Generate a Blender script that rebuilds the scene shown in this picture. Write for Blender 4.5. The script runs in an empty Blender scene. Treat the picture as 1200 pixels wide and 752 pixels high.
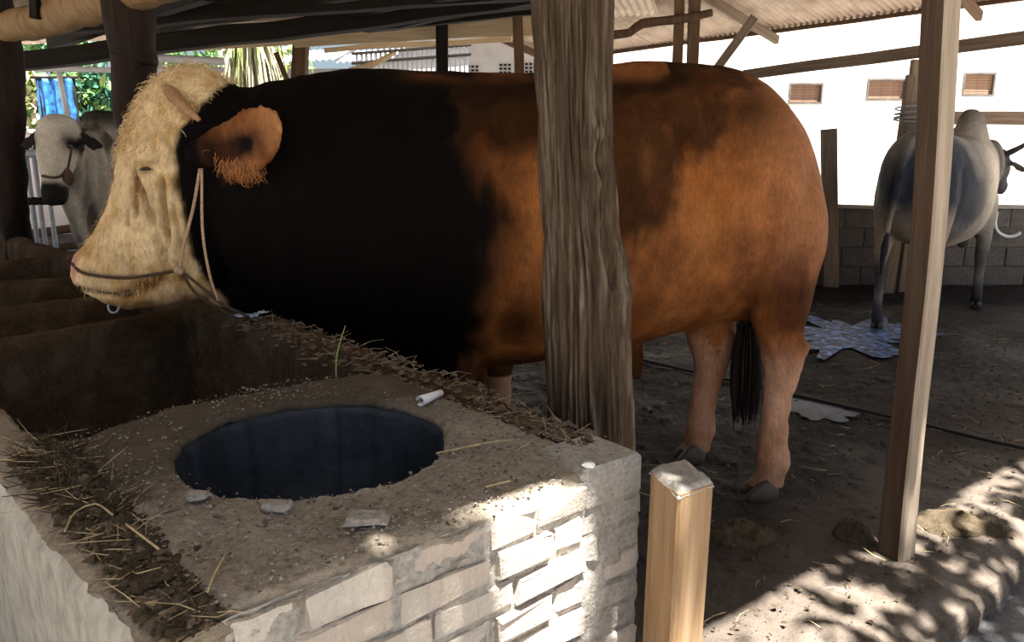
import bpy, bmesh, math, random
import numpy as np
from mathutils import Vector, Matrix, Quaternion
random.seed(7); RNG = np.random.default_rng(7)
C = bpy.context.scene.collection
SC = bpy.context.scene

# ------------------------------------------------------------------ camera
cam = bpy.data.cameras.new('camera'); cam.lens = 27.0; cam.sensor_width = 36.0; cam.clip_start = 0.05; cam.clip_end = 300
co = bpy.data.objects.new('camera', cam); C.objects.link(co)
co.location = (0, 0, 1.3); co.rotation_euler = (math.radians(90 - 12.3), 0, 0)
SC.camera = co

# ------------------------------------------------------------------ sky, sun, exposure
W = bpy.data.worlds.new('sky'); SC.world = W; W.use_nodes = True
nt = W.node_tree; nt.nodes.clear()
sk = nt.nodes.new('ShaderNodeTexSky'); sk.sky_type = 'NISHITA'; sk.sun_disc = False
sk.sun_elevation = math.radians(60); sk.sun_rotation = math.radians(143); sk.air_density = 1.0; sk.dust_density = 3.0; sk.ozone_density = 1.0
bg = nt.nodes.new('ShaderNodeBackground'); bg.inputs[1].default_value = 0.155
wo = nt.nodes.new('ShaderNodeOutputWorld')
nt.links.new(sk.outputs[0], bg.inputs[0]); nt.links.new(bg.outputs[0], wo.inputs[0])
SUN_DIR = Vector((0.165, -0.22, 0.961)).normalized()          # towards the sun
sl = bpy.data.lights.new('sun', 'SUN'); sl.energy = 40.0; sl.angle = math.radians(0.55); sl.color = (1.0, 0.95, 0.87)
so = bpy.data.objects.new('sun', sl); C.objects.link(so); so.location = (3, -4, 12)
so.rotation_euler = SUN_DIR.to_track_quat('Z', 'Y').to_euler()
SC.view_settings.view_transform = 'Standard'; SC.view_settings.look = 'None'
SC.view_settings.gamma = 1.0; SC.view_settings.use_curve_mapping = False
SC.view_settings.exposure = 0.0

# ------------------------------------------------------------------ helpers
def hash3(ix, iy, iz, seed):
    h = (ix * 374761393 + iy * 668265263 + iz * 2147483647 + seed * 974634777) & 0xFFFFFFFF
    h = ((h ^ (h >> 13)) * 1274126177) & 0xFFFFFFFF
    h = ((h ^ (h >> 16)) * 2246822519) & 0xFFFFFFFF
    return ((h ^ (h >> 15)) & 0xFFFF) / 65535.0
def noise(p, scale=1.0, seed=0):
    p = np.asarray(p, float) * scale
    i = np.floor(p).astype(np.int64); f = p - i; f = f * f * (3 - 2 * f)
    out = 0
    for a in (0, 1):
        for b in (0, 1):
            for c in (0, 1):
                w = (f[:, 0] if a else 1 - f[:, 0]) * (f[:, 1] if b else 1 - f[:, 1]) * (f[:, 2] if c else 1 - f[:, 2])
                out = out + w * hash3(i[:, 0] + a, i[:, 1] + b, i[:, 2] + c, seed)
    return out * 2 - 1
def fbm(p, scale=1.0, oct=4, seed=0):
    o = 0; a = 1.0; t = 0
    for k in range(oct):
        o = o + a * noise(p, scale * 2 ** k, seed + k * 17); t += a; a *= 0.5
    return o / t
def sstep(a, b, x):
    t = np.clip((x - a) / (b - a), 0, 1); return t * t * (3 - 2 * t)

def tag(o, label=None, cat=None, group=None, kind=None):
    if label: o['label'] = label
    if cat: o['category'] = cat
    if group: o['group'] = group
    if kind: o['kind'] = kind
    return o
def empty(name, loc, label=None, cat=None, group=None, kind=None):
    o = bpy.data.objects.new(name, None); o.empty_display_size = 0.1; C.objects.link(o); o.location = loc
    return tag(o, label, cat, group, kind)
def wloc(p):
    v = Vector((0, 0, 0))
    while p is not None: v = v + Vector(p.location); p = p.parent
    return v
def link(o, parent=None, M=None):
    """link with world matrix M, below a parent that only translates"""
    C.objects.link(o)
    M = M or Matrix()
    if parent is not None:
        o.parent = parent; M = Matrix.Translation(-wloc(parent)) @ M
    loc, q, s = M.decompose()
    o.location = loc; o.rotation_mode = 'QUATERNION'; o.rotation_quaternion = q; o.scale = s
    return o
def meshdata(name, v, f, m, smooth=False):
    me = bpy.data.meshes.new(name); me.from_pydata([tuple(x) for x in v], [], [tuple(x) for x in f]); me.update()
    if m: me.materials.append(m)
    if smooth: me.polygons.foreach_set('use_smooth', [True] * len(me.polygons))
    return me
def mk(name, v, f, m, parent=None, smooth=False, origin=None):
    """v in world coordinates; the object's origin is put at origin (default: the mesh's own middle at its base)"""
    v = np.asarray(v, float)
    if origin is None: origin = np.array([(v[:, 0].min() + v[:, 0].max()) / 2, (v[:, 1].min() + v[:, 1].max()) / 2, v[:, 2].min()])
    origin = np.asarray(origin, float)
    o = bpy.data.objects.new(name, meshdata(name, v - origin, f, m, smooth))
    return link(o, parent, Matrix.Translation(Vector(origin)))
class MB:
    def __init__(s): s.v = []; s.f = []
    def add(s, v, f):
        n = len(s.v); s.v += [tuple(x) for x in v]; s.f += [tuple(i + n for i in q) for q in f]
    def build(s, name, m, parent=None, smooth=False, origin=None): return mk(name, s.v, s.f, m, parent, smooth, origin)
def chamfer_box(sx, sy, sz, c=0.004, z0=0.0):
    """a box with chamfered vertical and horizontal edges, centred in x, y and standing on z0: 32 verts"""
    v = []; hx, hy = sx / 2, sy / 2
    def ring(z, ix, iy, cc):
        a, b = hx - ix, hy - iy
        return [(-a + cc, -b, z), (a - cc, -b, z), (a, -b + cc, z), (a, b - cc, z), (a - cc, b, z), (-a + cc, b, z), (-a, b - cc, z), (-a, -b + cc, z)]
    rs = [ring(z0, c, c, c * .5), ring(z0 + c, 0, 0, c), ring(z0 + sz - c, 0, 0, c), ring(z0 + sz, c, c, c * .5)]
    for r in rs: v += r
    f = [tuple(range(7, -1, -1)), tuple(range(24, 32))]
    for k in range(3):
        for i in range(8):
            j = (i + 1) % 8; f.append((k * 8 + i, k * 8 + j, k * 8 + 8 + j, k * 8 + 8 + i))
    return v, f
def frame_from(p0, p1, up=(0, 0, 1)):
    p0 = Vector(p0); z = (Vector(p1) - p0); L = z.length; z.normalize(); u = Vector(up)
    if abs(z.dot(u)) > .97: u = Vector((0, 1, 0))
    x = u.cross(z).normalized(); y = z.cross(x)
    M = Matrix((x, y, z)).transposed().to_4x4(); M.translation = p0
    return M, L
def board(name, p0, p1, w, t, m, parent=None, up=(0, 0, 1), rough=0.004, c=0.006, seed=None, roll=0.0):
    """a sawn board from p0 to p1, w across (horizontal), t along up; grain along its own z"""
    M, L = frame_from(p0, p1, up)
    if roll: M = M @ Matrix.Rotation(roll, 4, 'Z')
    n = max(3, int(L / 0.12)); v = []; f = []
    hx, hy = w / 2, t / 2
    for k in range(n + 1):
        z = L * k / n
        v += [(-hx + c, -hy, z), (hx - c, -hy, z), (hx, -hy + c, z), (hx, hy - c, z), (hx - c, hy, z), (-hx + c, hy, z), (-hx, hy - c, z), (-hx, -hy + c, z)]
    v = np.array(v)
    s = seed if seed is not None else random.randrange(999)
    d = np.stack([noise(v * [9, 9, 2.2], 1, s), noise(v * [9, 9, 2.2], 1, s + 5), np.zeros(len(v))], 1)
    d += 1.5 * np.stack([noise(v * [0.01, 0.01, 1.3], 1, s + 2), noise(v * [0.01, 0.01, 1.3], 1, s + 3), np.zeros(len(v))], 1)
    v = v + d * rough
    for k in range(n):
        for i in range(8):
            j = (i + 1) % 8; f.append((k * 8 + i, k * 8 + j, k * 8 + 8 + j, k * 8 + 8 + i))
    f += [tuple(range(7, -1, -1)), tuple(range(n * 8, n * 8 + 8))]
    o = bpy.data.objects.new(name, meshdata(name, v, f, m))
    return link(o, parent, M)
def pole(name, pts, rad, m, parent=None, seg=14, rough=0.06, step=0.06, seed=None, zstretch=1.0):
    """a round pole or rope through pts (world) with radii; grain along its own z (mesh in local coords about pts[0])"""
    v, f = tube(pts, rad, seg, step, rough, seed)
    return mk(name, v, f, m, parent, True, origin=pts[0])
def tube(pts, rad, seg=12, step=0.06, rough=0.0, seed=None, cap=True):
    P = np.array(pts, float); R = np.array(rad if hasattr(rad, '__len__') else [rad] * len(P), float)
    if len(P) > 2:                                       # Catmull-Rom through the points
        Q = []; QR = []
        E = np.vstack([2 * P[0] - P[1], P, 2 * P[-1] - P[-2]]); ER = np.concatenate([[R[0]], R, [R[-1]]])
        for i in range(1, len(E) - 2):
            n = max(2, int(np.linalg.norm(E[i + 1] - E[i]) / step))
            for k in range(n):
                t = k / n; p0, p1, p2, p3 = E[i - 1], E[i], E[i + 1], E[i + 2]
                Q.append(.5 * ((2 * p1) + (-p0 + p2) * t + (2 * p0 - 5 * p1 + 4 * p2 - p3) * t * t + (-p0 + 3 * p1 - 3 * p2 + p3) * t ** 3))
                QR.append(ER[i] * (1 - t) + ER[i + 1] * t)
        Q.append(P[-1]); QR.append(R[-1]); P = np.array(Q); R = np.array(QR)
    else:
        n = max(2, int(np.linalg.norm(P[1] - P[0]) / step)); t = np.linspace(0, 1, n + 1)[:, None]
        P = P[0] * (1 - t) + P[1] * t; R = R[0] * (1 - t[:, 0]) + R[1] * t[:, 0]
    T = np.gradient(P, axis=0); T /= np.linalg.norm(T, axis=1)[:, None] + 1e-9
    u = np.array([0, 0, 1.0]) if abs(T[0][2]) < .9 else np.array([0, 1.0, 0])
    x = np.cross(u, T[0]); x /= np.linalg.norm(x)
    v = []; f = []; n = len(P)
    for k in range(n):
        x = x - T[k] * x.dot(T[k]); x /= np.linalg.norm(x) + 1e-9; y = np.cross(T[k], x)
        for i in range(seg):
            a = 2 * math.pi * i / seg; v.append(P[k] + R[k] * (math.cos(a) * x + math.sin(a) * y))
    v = np.array(v)
    if rough:
        c = np.repeat(P, seg, 0); dv = v - c; s = seed if seed is not None else random.randrange(999)
        v = c + dv * (1 + rough * fbm(v, 9, 2, s) * 2)[:, None]
    for k in range(n - 1):
        for i in range(seg):
            j = (i + 1) % seg; f.append((k * seg + i, k * seg + j, k * seg + seg + j, k * seg + seg + i))
    if cap: f += [tuple(range(seg - 1, -1, -1)), tuple(range((n - 1) * seg, n * seg))]
    return v, f
def loft(rings, seg=28, sub=4, ex=2.0):
    """closed loft; ring = (centre, axis_a, axis_b); rings resampled smoothly"""
    R = np.array([np.concatenate([np.array(c, float), np.array(a, float), np.array(b, float)]) for c, a, b in rings])
    E = np.vstack([2 * R[0] - R[1], R, 2 * R[-1] - R[-2]]); Q = []
    for i in range(1, len(E) - 2):
        for k in range(sub):
            t = k / sub; p0, p1, p2, p3 = E[i - 1], E[i], E[i + 1], E[i + 2]
            Q.append(.5 * ((2 * p1) + (-p0 + p2) * t + (2 * p0 - 5 * p1 + 4 * p2 - p3) * t * t + (-p0 + 3 * p1 - 3 * p2 + p3) * t ** 3))
    Q.append(R[-1]); Q = np.array(Q); n = len(Q); v = []; f = []
    for q in Q:
        c, a, b = q[:3], q[3:6], q[6:9]
        for i in range(seg):
            t = 2 * math.pi * i / seg; cs, sn = math.cos(t), math.sin(t)
            cs = math.copysign(abs(cs) ** (2 / ex), cs); sn = math.copysign(abs(sn) ** (2 / ex), sn)
            v.append(c + a * cs + b * sn)
    for k in range(n - 1):
        for i in range(seg):
            j = (i + 1) % seg; f.append((k * seg + i, k * seg + j, k * seg + seg + j, k * seg + seg + i))
    f += [tuple(range(seg - 1, -1, -1)), tuple(range((n - 1) * seg, n * seg))]
    return v, f
def remesh(mb, voxel, smooth_it=3):
    """union of closed lofts as one continuous surface -> (verts, faces) arrays"""
    me = bpy.data.meshes.new('tmp'); me.from_pydata(mb.v, [], mb.f); me.update()
    bm = bmesh.new(); bm.from_mesh(me); bmesh.ops.recalc_face_normals(bm, faces=bm.faces); bm.to_mesh(me); bm.free()
    o = bpy.data.objects.new('tmp', me); C.objects.link(o)
    md = o.modifiers.new('r', 'REMESH'); md.mode = 'VOXEL'; md.voxel_size = voxel
    sm = o.modifiers.new('s', 'SMOOTH'); sm.factor = 0.5; sm.iterations = smooth_it
    dg = bpy.context.evaluated_depsgraph_get(); ev = o.evaluated_get(dg); m2 = bpy.data.meshes.new_from_object(ev)
    v = np.empty(len(m2.vertices) * 3); m2.vertices.foreach_get('co', v); v = v.reshape(-1, 3)
    f = [tuple(p.vertices) for p in m2.polygons]
    bpy.data.objects.remove(o); bpy.data.meshes.remove(me); bpy.data.meshes.remove(m2)
    return v, f
def vnormals(v, f):
    me = bpy.data.meshes.new('t'); me.from_pydata(v.tolist(), [], f); me.update()
    n = np.empty(len(v) * 3); me.vertices.foreach_get('normal', n); bpy.data.meshes.remove(me)
    return n.reshape(-1, 3)
def set_col(o, col):
    at = o.data.color_attributes.new('coat', 'FLOAT_COLOR', 'POINT')
    c = np.ones((len(col), 4)); c[:, :3] = np.clip(col, 0, 1); at.data.foreach_set('color', c.ravel())

# ------------------------------------------------------------------ materials
class NT:
    def __init__(s, name):
        s.m = bpy.data.materials.new(name); s.m.use_nodes = True; s.t = s.m.node_tree; s.t.nodes.clear()
        s.out = s.t.nodes.new('ShaderNodeOutputMaterial'); s.b = s.t.nodes.new('ShaderNodeBsdfPrincipled')
        s.t.links.new(s.b.outputs[0], s.out.inputs[0])
    def n(s, typ, ins=None, **kw):
        x = s.t.nodes.new('ShaderNode' + typ)
        for k, v in kw.items(): setattr(x, k, v)
        for k, v in (ins or {}).items():
            if hasattr(v, 'is_output'): s.t.links.new(v, x.inputs[k])
            else: x.inputs[k].default_value = v
        return x
    def l(s, a, b): s.t.links.new(a, b)
    def coords(s, kind='Object', scale=(1, 1, 1)):
        tc = s.n('TexCoord'); mp = s.n('Mapping', {0: tc.outputs[kind], 3: scale}); return mp.outputs[0]
    def noise(s, vec, scale, detail=4, rough=.6, dist=0):
        return s.n('TexNoise', {'Vector': vec, 'Scale': scale, 'Detail': detail, 'Roughness': rough, 'Distortion': dist}).outputs[0]
    def ramp(s, fac, stops):
        r = s.n('ValToRGB', {0: fac}); e = r.color_ramp.elements
        while len(e) < len(stops): e.new(.5)
        for q, (p, c) in zip(e, stops): q.position = p; q.color = (c[0], c[1], c[2], 1)
        return r.outputs[0]
    def mix(s, fac, a, b, mode='MIX'):
        x = s.n('Mix', data_type='RGBA', blend_type=mode)
        for i, v in ((0, fac), (6, a), (7, b)):
            if hasattr(v, 'is_output'): s.l(v, x.inputs[i])
            else: x.inputs[i].default_value = v if i == 0 else (v[0], v[1], v[2], 1)
        return x.outputs[2]
    def bump(s, h, strength=.5, dist=.01, prev=None):
        b = s.n('Bump', {'Height': h, 'Strength': strength, 'Distance': dist})
        if prev: s.l(prev, b.inputs['Normal'])
        return b.outputs[0]
    def done(s, col=None, rough=.8, normal=None, spec=.3, metal=0):
        for k, v in (('Base Color', col), ('Roughness', rough), ('Normal', normal), ('Specular IOR Level', spec), ('Metallic', metal)):
            if v is None: continue
            if hasattr(v, 'is_output'): s.l(v, s.b.inputs[k])
            elif k == 'Base Color': s.b.inputs[k].default_value = (v[0], v[1], v[2], 1)
            else: s.b.inputs[k].default_value = v
        return s.m

def m_rough(name, cols, scale=6, scale2=40, bump=.5, bdist=.01, rough=.9, spec=.2, kind='Object', stretch=(1, 1, 1)):
    """mottled matt surface: three colours by large noise, fine speckle on top"""
    t = NT(name); v = t.coords(kind, stretch)
    a = t.noise(v, scale, 6, .65, .3); b = t.noise(v, scale2, 5, .7)
    c = t.ramp(a, [(.3, cols[0]), (.5, cols[1]), (.72, cols[2])])
    c = t.mix(.55, c, t.ramp(b, [(.28, [x * .33 for x in cols[1]]), (.6, [min(1, x * 1.25) for x in cols[1]])]), 'MIX') if scale2 else c
    h = t.n('Math', {0: a, 1: b}, operation='ADD').outputs[0]
    return t.done(c, rough, t.bump(h, bump, bdist), spec)
def m_plain(name, col, rough=.7, spec=.3, metal=0, var=.25, scale=20):
    t = NT(name); v = t.coords(); a = t.noise(v, scale, 4)
    c = t.ramp(a, [(.3, [x * (1 - var) for x in col]), (.7, [min(1, x * (1 + var)) for x in col])])
    return t.done(c, rough, t.bump(a, .15, .004), spec, metal)
def m_wood(name, dark, mid, light, rough=.8, ring=(26, 26, 1.6), bump=.6, fine=90):
    """weathered timber, grain along the object's own z"""
    t = NT(name); v = t.coords('Object', ring); a = t.noise(v, 1.0, 7, .65, .6)
    v2 = t.coords('Object', (fine, fine, 4)); b = t.noise(v2, 1.0, 4, .7)
    v3 = t.coords('Object', (3, 3, 2)); d = t.noise(v3, 1.5, 4)
    rnd = t.n('ObjectInfo').outputs['Random']
    c = t.ramp(a, [(.28, dark), (.5, mid), (.72, light)])
    c = t.mix(t.n('Math', {0: b, 1: .5}, operation='MULTIPLY').outputs[0], c, dark)
    c = t.mix(t.n('Math', {0: d, 1: .45}, operation='MULTIPLY').outputs[0], c, mid)
    h = t.n('HueSaturation', {4: c, 2: t.n('MapRange', {0: rnd, 3: .8, 4: 1.2}).outputs[0]}).outputs[0]
    hh = t.n('Math', {0: a, 1: b}, operation='ADD').outputs[0]
    return t.done(h, rough, t.bump(hh, bump, .006), .2)
def m_coat(name, rough=.62, fur=(120, 120, 40), bump=.35, sheen=.0):
    t = NT(name); at = t.n('Attribute', attribute_name='coat')
    v = t.coords('Object', fur); a = t.noise(v, 1.0, 4, .6, .4)
    v2 = t.coords('Object', (1, 1, 1)); b = t.noise(v2, 14, 5, .65)
    k = t.n('MapRange', {0: a, 1: .25, 2: .75, 3: .72, 4: 1.25}).outputs[0]
    c = t.mix(1.0, at.outputs[0], t.n('CombineColor', {0: k, 1: k, 2: k}).outputs[0], 'MULTIPLY')
    k2 = t.n('MapRange', {0: b, 1: .3, 2: .7, 3: .82, 4: 1.15}).outputs[0]
    c = t.mix(1.0, c, t.n('CombineColor', {0: k2, 1: k2, 2: k2}).outputs[0], 'MULTIPLY')
    t.b.inputs['Sheen Weight'].default_value = sheen; t.b.inputs['Sheen Roughness'].default_value = .4
    return t.done(c, rough, t.bump(a, bump, .004), .045)

M = {}
M['floor'] = (lambda: None)
def build_floor_mat():
    t = NT('trodden_dirt_floor'); v = t.coords('Object')
    a = t.noise(v, 1.3, 6, .62, .4); b = t.noise(v, 11, 6, .68, .3); d = t.noise(v, 70, 4, .7)
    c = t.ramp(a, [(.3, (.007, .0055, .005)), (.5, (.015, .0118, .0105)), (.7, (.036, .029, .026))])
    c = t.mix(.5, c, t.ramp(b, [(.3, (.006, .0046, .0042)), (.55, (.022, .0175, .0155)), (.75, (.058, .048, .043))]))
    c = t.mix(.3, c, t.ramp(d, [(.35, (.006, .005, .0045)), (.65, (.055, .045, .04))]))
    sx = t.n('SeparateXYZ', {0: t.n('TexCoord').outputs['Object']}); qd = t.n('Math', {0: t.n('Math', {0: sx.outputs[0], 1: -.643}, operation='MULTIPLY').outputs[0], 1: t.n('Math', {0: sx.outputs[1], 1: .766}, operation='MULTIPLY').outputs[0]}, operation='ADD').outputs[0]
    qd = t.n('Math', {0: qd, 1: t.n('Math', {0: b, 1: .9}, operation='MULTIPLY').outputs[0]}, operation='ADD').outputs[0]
    dry = t.n('MapRange', {0: qd, 1: 1.15, 2: 2.0, 3: 1.0, 4: .0}).outputs[0]            # dusty rim painted paler to boost its sunlight, the inside darker for shade
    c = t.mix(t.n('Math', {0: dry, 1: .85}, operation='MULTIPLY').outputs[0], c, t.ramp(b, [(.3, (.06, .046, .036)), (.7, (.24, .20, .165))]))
    r = t.n('MapRange', {0: a, 1: .35, 2: .65, 3: .5, 4: .85}).outputs[0]
    h = t.n('Math', {0: b, 1: d}, operation='ADD').outputs[0]
    return t.done(c, r, t.bump(h, .8, .012), .10)
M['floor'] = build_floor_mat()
M['ground'] = m_rough('sunlit_yard_earth', [(.24, .215, .19), (.30, .275, .245), (.37, .34, .305)], 2.5, 30, .6, .02)
M['wet'] = m_rough('wet_dark_earth', [(.04, .042, .05), (.07, .07, .075), (.12, .115, .12)], 6, 60, .8, .015, .45, .4)
M['damp'] = m_rough('damp_floor_patch', [(.03, .035, .055), (.06, .07, .10), (.12, .14, .19)], 9, 50, .6, .01, .5, .3)
M['plaster'] = m_rough('old_lime_plaster', [(.31, .29, .24), (.41, .39, .33), (.48, .46, .395)], 3.5, 26, .14, .004, stretch=(1, 1, .6))
M['slab'] = m_rough('crumbling_mortar_slab', [(.15, .115, .08), (.32, .265, .20), (.50, .44, .355)], 7, 75, 1.0, .012)
def grade_slab():  # slab colour darkens towards the trough side, broken up by noise
    m = m_rough('rear_dark_slab', [(.15, .12, .09), (.32, .275, .215), (.50, .45, .375)], 7, 75, 1.0, .012); t = m.node_tree; b = next(n for n in t.nodes if n.type == 'BSDF_PRINCIPLED')
    src = b.inputs['Base Color'].links[0].from_socket; N = lambda k: t.nodes.new('ShaderNode' + k)
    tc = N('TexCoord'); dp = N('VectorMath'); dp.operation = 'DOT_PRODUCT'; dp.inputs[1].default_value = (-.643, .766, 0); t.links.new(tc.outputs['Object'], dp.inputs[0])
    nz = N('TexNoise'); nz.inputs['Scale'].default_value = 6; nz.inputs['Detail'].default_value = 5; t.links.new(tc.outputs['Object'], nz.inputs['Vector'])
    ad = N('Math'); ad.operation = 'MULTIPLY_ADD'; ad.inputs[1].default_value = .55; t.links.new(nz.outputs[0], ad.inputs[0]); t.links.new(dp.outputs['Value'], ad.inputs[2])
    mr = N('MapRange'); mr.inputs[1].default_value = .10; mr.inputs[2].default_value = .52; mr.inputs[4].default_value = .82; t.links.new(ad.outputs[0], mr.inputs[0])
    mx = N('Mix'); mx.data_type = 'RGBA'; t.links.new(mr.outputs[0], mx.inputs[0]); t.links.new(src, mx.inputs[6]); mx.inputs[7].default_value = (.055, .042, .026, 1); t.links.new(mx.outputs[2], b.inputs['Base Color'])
    return m
M['slab_graded'] = grade_slab()
M['mortar'] = m_rough('grey_mortar', [(.26, .24, .21), (.36, .335, .30), (.47, .445, .405)], 10, 80, .9, .01)
M['trough'] = m_rough('shaded_feed_plaster', [(.005, .003, .002), (.011, .007, .0045), (.026, .017, .010)], 5, 50, .8, .01, .95, .04)  # feed-dark plaster, blackened further to paint in the trough's deep shade
M['ledge'] = m_rough('dirt_covered_ledge', [(.030, .018, .010), (.085, .056, .033), (.25, .19, .125)], 6, 60, 1.0, .014, .95, .06)
M['basin'] = m_rough('slate_blue_basin_lining', [(.006, .008, .013), (.013, .018, .027), (.045, .062, .085)], 5, 40, .6, .006, .6, .35)
def build_brick_mat():
    t = NT('worn_pale_brick'); v = t.coords('Object', (1, 1, 1)); rnd = t.n('ObjectInfo').outputs['Random']
    vs = t.n('VectorMath', {0: v, 1: t.n('CombineXYZ', {0: rnd, 1: rnd, 2: rnd}).outputs[0]}, operation='ADD').outputs[0]
    a = t.noise(vs, 14, 6, .65, .4); s = t.noise(t.coords('Object', (95, 40, 12)), 1, 4, .6); d = t.noise(vs, 110, 4, .7)
    base = t.mix(rnd, (.50, .405, .335), (.60, .55, .49))
    c = t.mix(t.ramp(a, [(.42, (0, 0, 0)), (.66, (1, 1, 1))]), base, (.44, .405, .355))
    c = t.mix(t.n('Math', {0: s, 1: .45}, operation='MULTIPLY').outputs[0], c, (.36, .27, .21))
    c = t.mix(t.n('Math', {0: d, 1: .3}, operation='MULTIPLY').outputs[0], c, (.70, .66, .60))
    h = t.n('Math', {0: s, 1: t.n('Math', {0: a, 1: d}, operation='ADD').outputs[0]}, operation='ADD').outputs[0]
    return t.done(c, .92, t.bump(h, .8, .008), .15)
M['brick'] = build_brick_mat()
M['white_wall'] = m_rough('white_painted_wall', [(.78, .77, .74), (.82, .81, .78), (.85, .84, .82)], 1.2, 0, .1, .004)
M['block'] = m_rough('stained_concrete_block', [(.055, .05, .047), (.115, .103, .094), (.20, .18, .165)], 4, 40, .8, .01)
M['pale_house'] = m_rough('weathered_cream_wall', [(.40, .36, .31), (.48, .44, .39), (.54, .50, .45)], 2.5, 0, .2, .004)
M['vent'] = m_rough('brown_louver_wood', [(.20, .115, .075), (.27, .165, .115), (.33, .215, .155)], 6, 40, .4, .006)
M['bark'] = m_wood('grey_weathered_trunk', (.018, .010, .006), (.080, .053, .032), (.30, .245, .185), ring=(42, 42, 3.0), bump=1.0, fine=90)
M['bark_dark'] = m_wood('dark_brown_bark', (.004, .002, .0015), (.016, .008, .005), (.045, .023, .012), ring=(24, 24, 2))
M['wood_grey'] = m_wood('grey_sawn_timber', (.10, .072, .052), (.21, .155, .115), (.36, .285, .22))
M['wood_brown'] = m_wood('brown_sawn_timber', (.055, .030, .017), (.12, .070, .040), (.22, .14, .085))
M['wood_shade'] = m_wood('shaded_post_timber', (.035, .022, .014), (.085, .055, .036), (.15, .105, .072))
M['wood_lit'] = m_wood('lit_post_timber', (.16, .12, .085), (.33, .265, .20), (.50, .42, .33))
M['log'] = m_wood('ochre_peeled_log', (.11, .058, .022), (.24, .15, .07), (.36, .25, .135), ring=(14, 14, 2.4))
M['wood_pale'] = m_wood('pale_ochre_timber', (.42, .30, .17), (.66, .52, .35), (.78, .67, .49))
M['wood_dark'] = m_wood('dark_timber', (.004, .003, .002), (.012, .008, .005), (.030, .020, .013))  # very dark timber colour with a faint grain
M['wood_post'] = m_wood('new_tan_timber', (.15, .080, .034), (.31, .205, .115), (.45, .345, .235))
M['rust'] = m_rough('rusty_roofing', [(.24, .155, .105), (.40, .31, .24), (.54, .45, .375)], 2.2, 0, .04, .002, .7, .3)
M['tin'] = m_rough('grey_zinc_sheet', [(.40, .40, .41), (.50, .50, .51), (.60, .60, .61)], 3, 0, .1, .003, .5, .4)
M['sheet_dark'] = m_rough('tan_roofing', [(.25, .18, .13), (.42, .34, .26), (.58, .50, .42)], 2.0, 18, .3, .004, .8, .2)  # mottled tan colour of the rear roof sheets
M['white_metal'] = m_plain('white_painted_pipe', (.72, .74, .78), .45, .4, var=.08)
M['steel'] = m_plain('dull_steel', (.30, .33, .38), .4, .5, var=.2)
M['rope'] = m_plain('tan_fibre_rope', (.40, .27, .17), .9, .1, var=.4, scale=160)
M['rope_dark'] = m_plain('dark_fibre_rope', (.07, .045, .03), .9, .1, var=.4, scale=160)
M['black'] = m_plain('black_rubber', (.010, .009, .009), .7, .2)
M['straw'] = m_plain('dry_straw', (.42, .33, .19), .8, .2, var=.4, scale=30)
M['dung'] = m_rough('dried_dung', [(.035, .026, .016), (.075, .056, .034), (.14, .108, .066)], 14, 90, 1.0, .012)
M['dirt'] = m_rough('loose_brown_dirt', [(.08, .052, .035), (.16, .115, .08), (.30, .24, .18)], 12, 90, 1.0, .012)
M['paper'] = m_plain('white_paper', (.75, .76, .78), .8, .2, var=.08)
M['paper_blue'] = m_plain('pale_blue_plastic', (.50, .62, .80), .5, .4, var=.25, scale=60)
M['hoof'] = m_rough('dark_horn', [(.022, .018, .015), (.055, .045, .038), (.11, .095, .08)], 10, 60, .4, .004, .55, .4)
M['horn'] = m_rough('brown_horn', [(.17, .085, .035), (.28, .155, .07), (.38, .23, .115)], 16, 60, .4, .004, .6, .3)
M['coat'] = m_coat('bull_coat', .68)
M['coat_b'] = m_coat('cow_coat', .65)
M['hair_c'] = m_plain('cream_curls', (.62, .47, .27), .75, .2, var=.3, scale=30)
M['hair_s'] = m_plain('ochre_face_hair', (.40, .24, .09), .75, .2, var=.4, scale=30)
M['hair_d'] = m_plain('black_tail_hair', (.012, .008, .006), .7, .2)
M['hair_o'] = m_plain('rust_ear_hair', (.34, .14, .05), .7, .2, var=.35, scale=40)
M['eye'] = m_plain('dark_wet_eye', (.008, .006, .005), .12, .6, var=0)
M['leaf_a'] = m_plain('green_leaf', (.09, .20, .055), .55, .35, var=.4, scale=3)
M['leaf_b'] = m_plain('blue_green_leaf', (.035, .12, .075), .55, .35, var=.4, scale=3)
M['leaf_dry'] = m_plain('dry_pale_leaf', (.52, .47, .33), .8, .2, var=.3, scale=4)
M['leaf_y'] = m_plain('yellow_green_leaf', (.30, .38, .12), .6, .3, var=.3, scale=4)
M['tarp'] = m_plain('blue_tarpaulin', (.02, .11, .30), .5, .4, var=.8, scale=9)
M['pinkwall'] = m_rough('pink_white_low_wall', [(.68, .60, .58), (.74, .67, .65), (.78, .72, .70)], 2, 0, .1, .004)
def build_puddle():
    t = NT('sky_blue_water'); v = t.coords('Object'); a = t.noise(v, 16, 5, .6, .5)
    c = t.ramp(a, [(.42, (.010, .012, .020)), (.52, (.035, .085, .24)), (.66, (.16, .32, .72))])  # blue of the reflected sky painted into the water colour
    return t.done(c, .5, t.bump(a, 1.0, .03), .22)
M['water'] = build_puddle()

# ------------------------------------------------------------------ survey: the photograph's points as places in the barn (metres)
_c, _s = math.cos(math.radians(12.3)), math.sin(math.radians(12.3))
def at(px, py, Y):
    """the point seen at (px, py) that lies Y metres ahead"""
    x = (px - 600) / 900; v = -(py - 376) / 900; r = (x, _c + _s * v, -_s + _c * v); t = Y / r[1]
    return Vector((r[0] * t, Y, 1.3 + r[2] * t))
EV = np.array([0.766, 0.643, 0]); QV = np.array([-0.643, 0.766, 0])      # barn axes: along the open end, and inward
def eq(e, q, z=0.0): return Vector((EV[0] * e + QV[0] * q, EV[1] * e + QV[1] * q, z))

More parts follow.
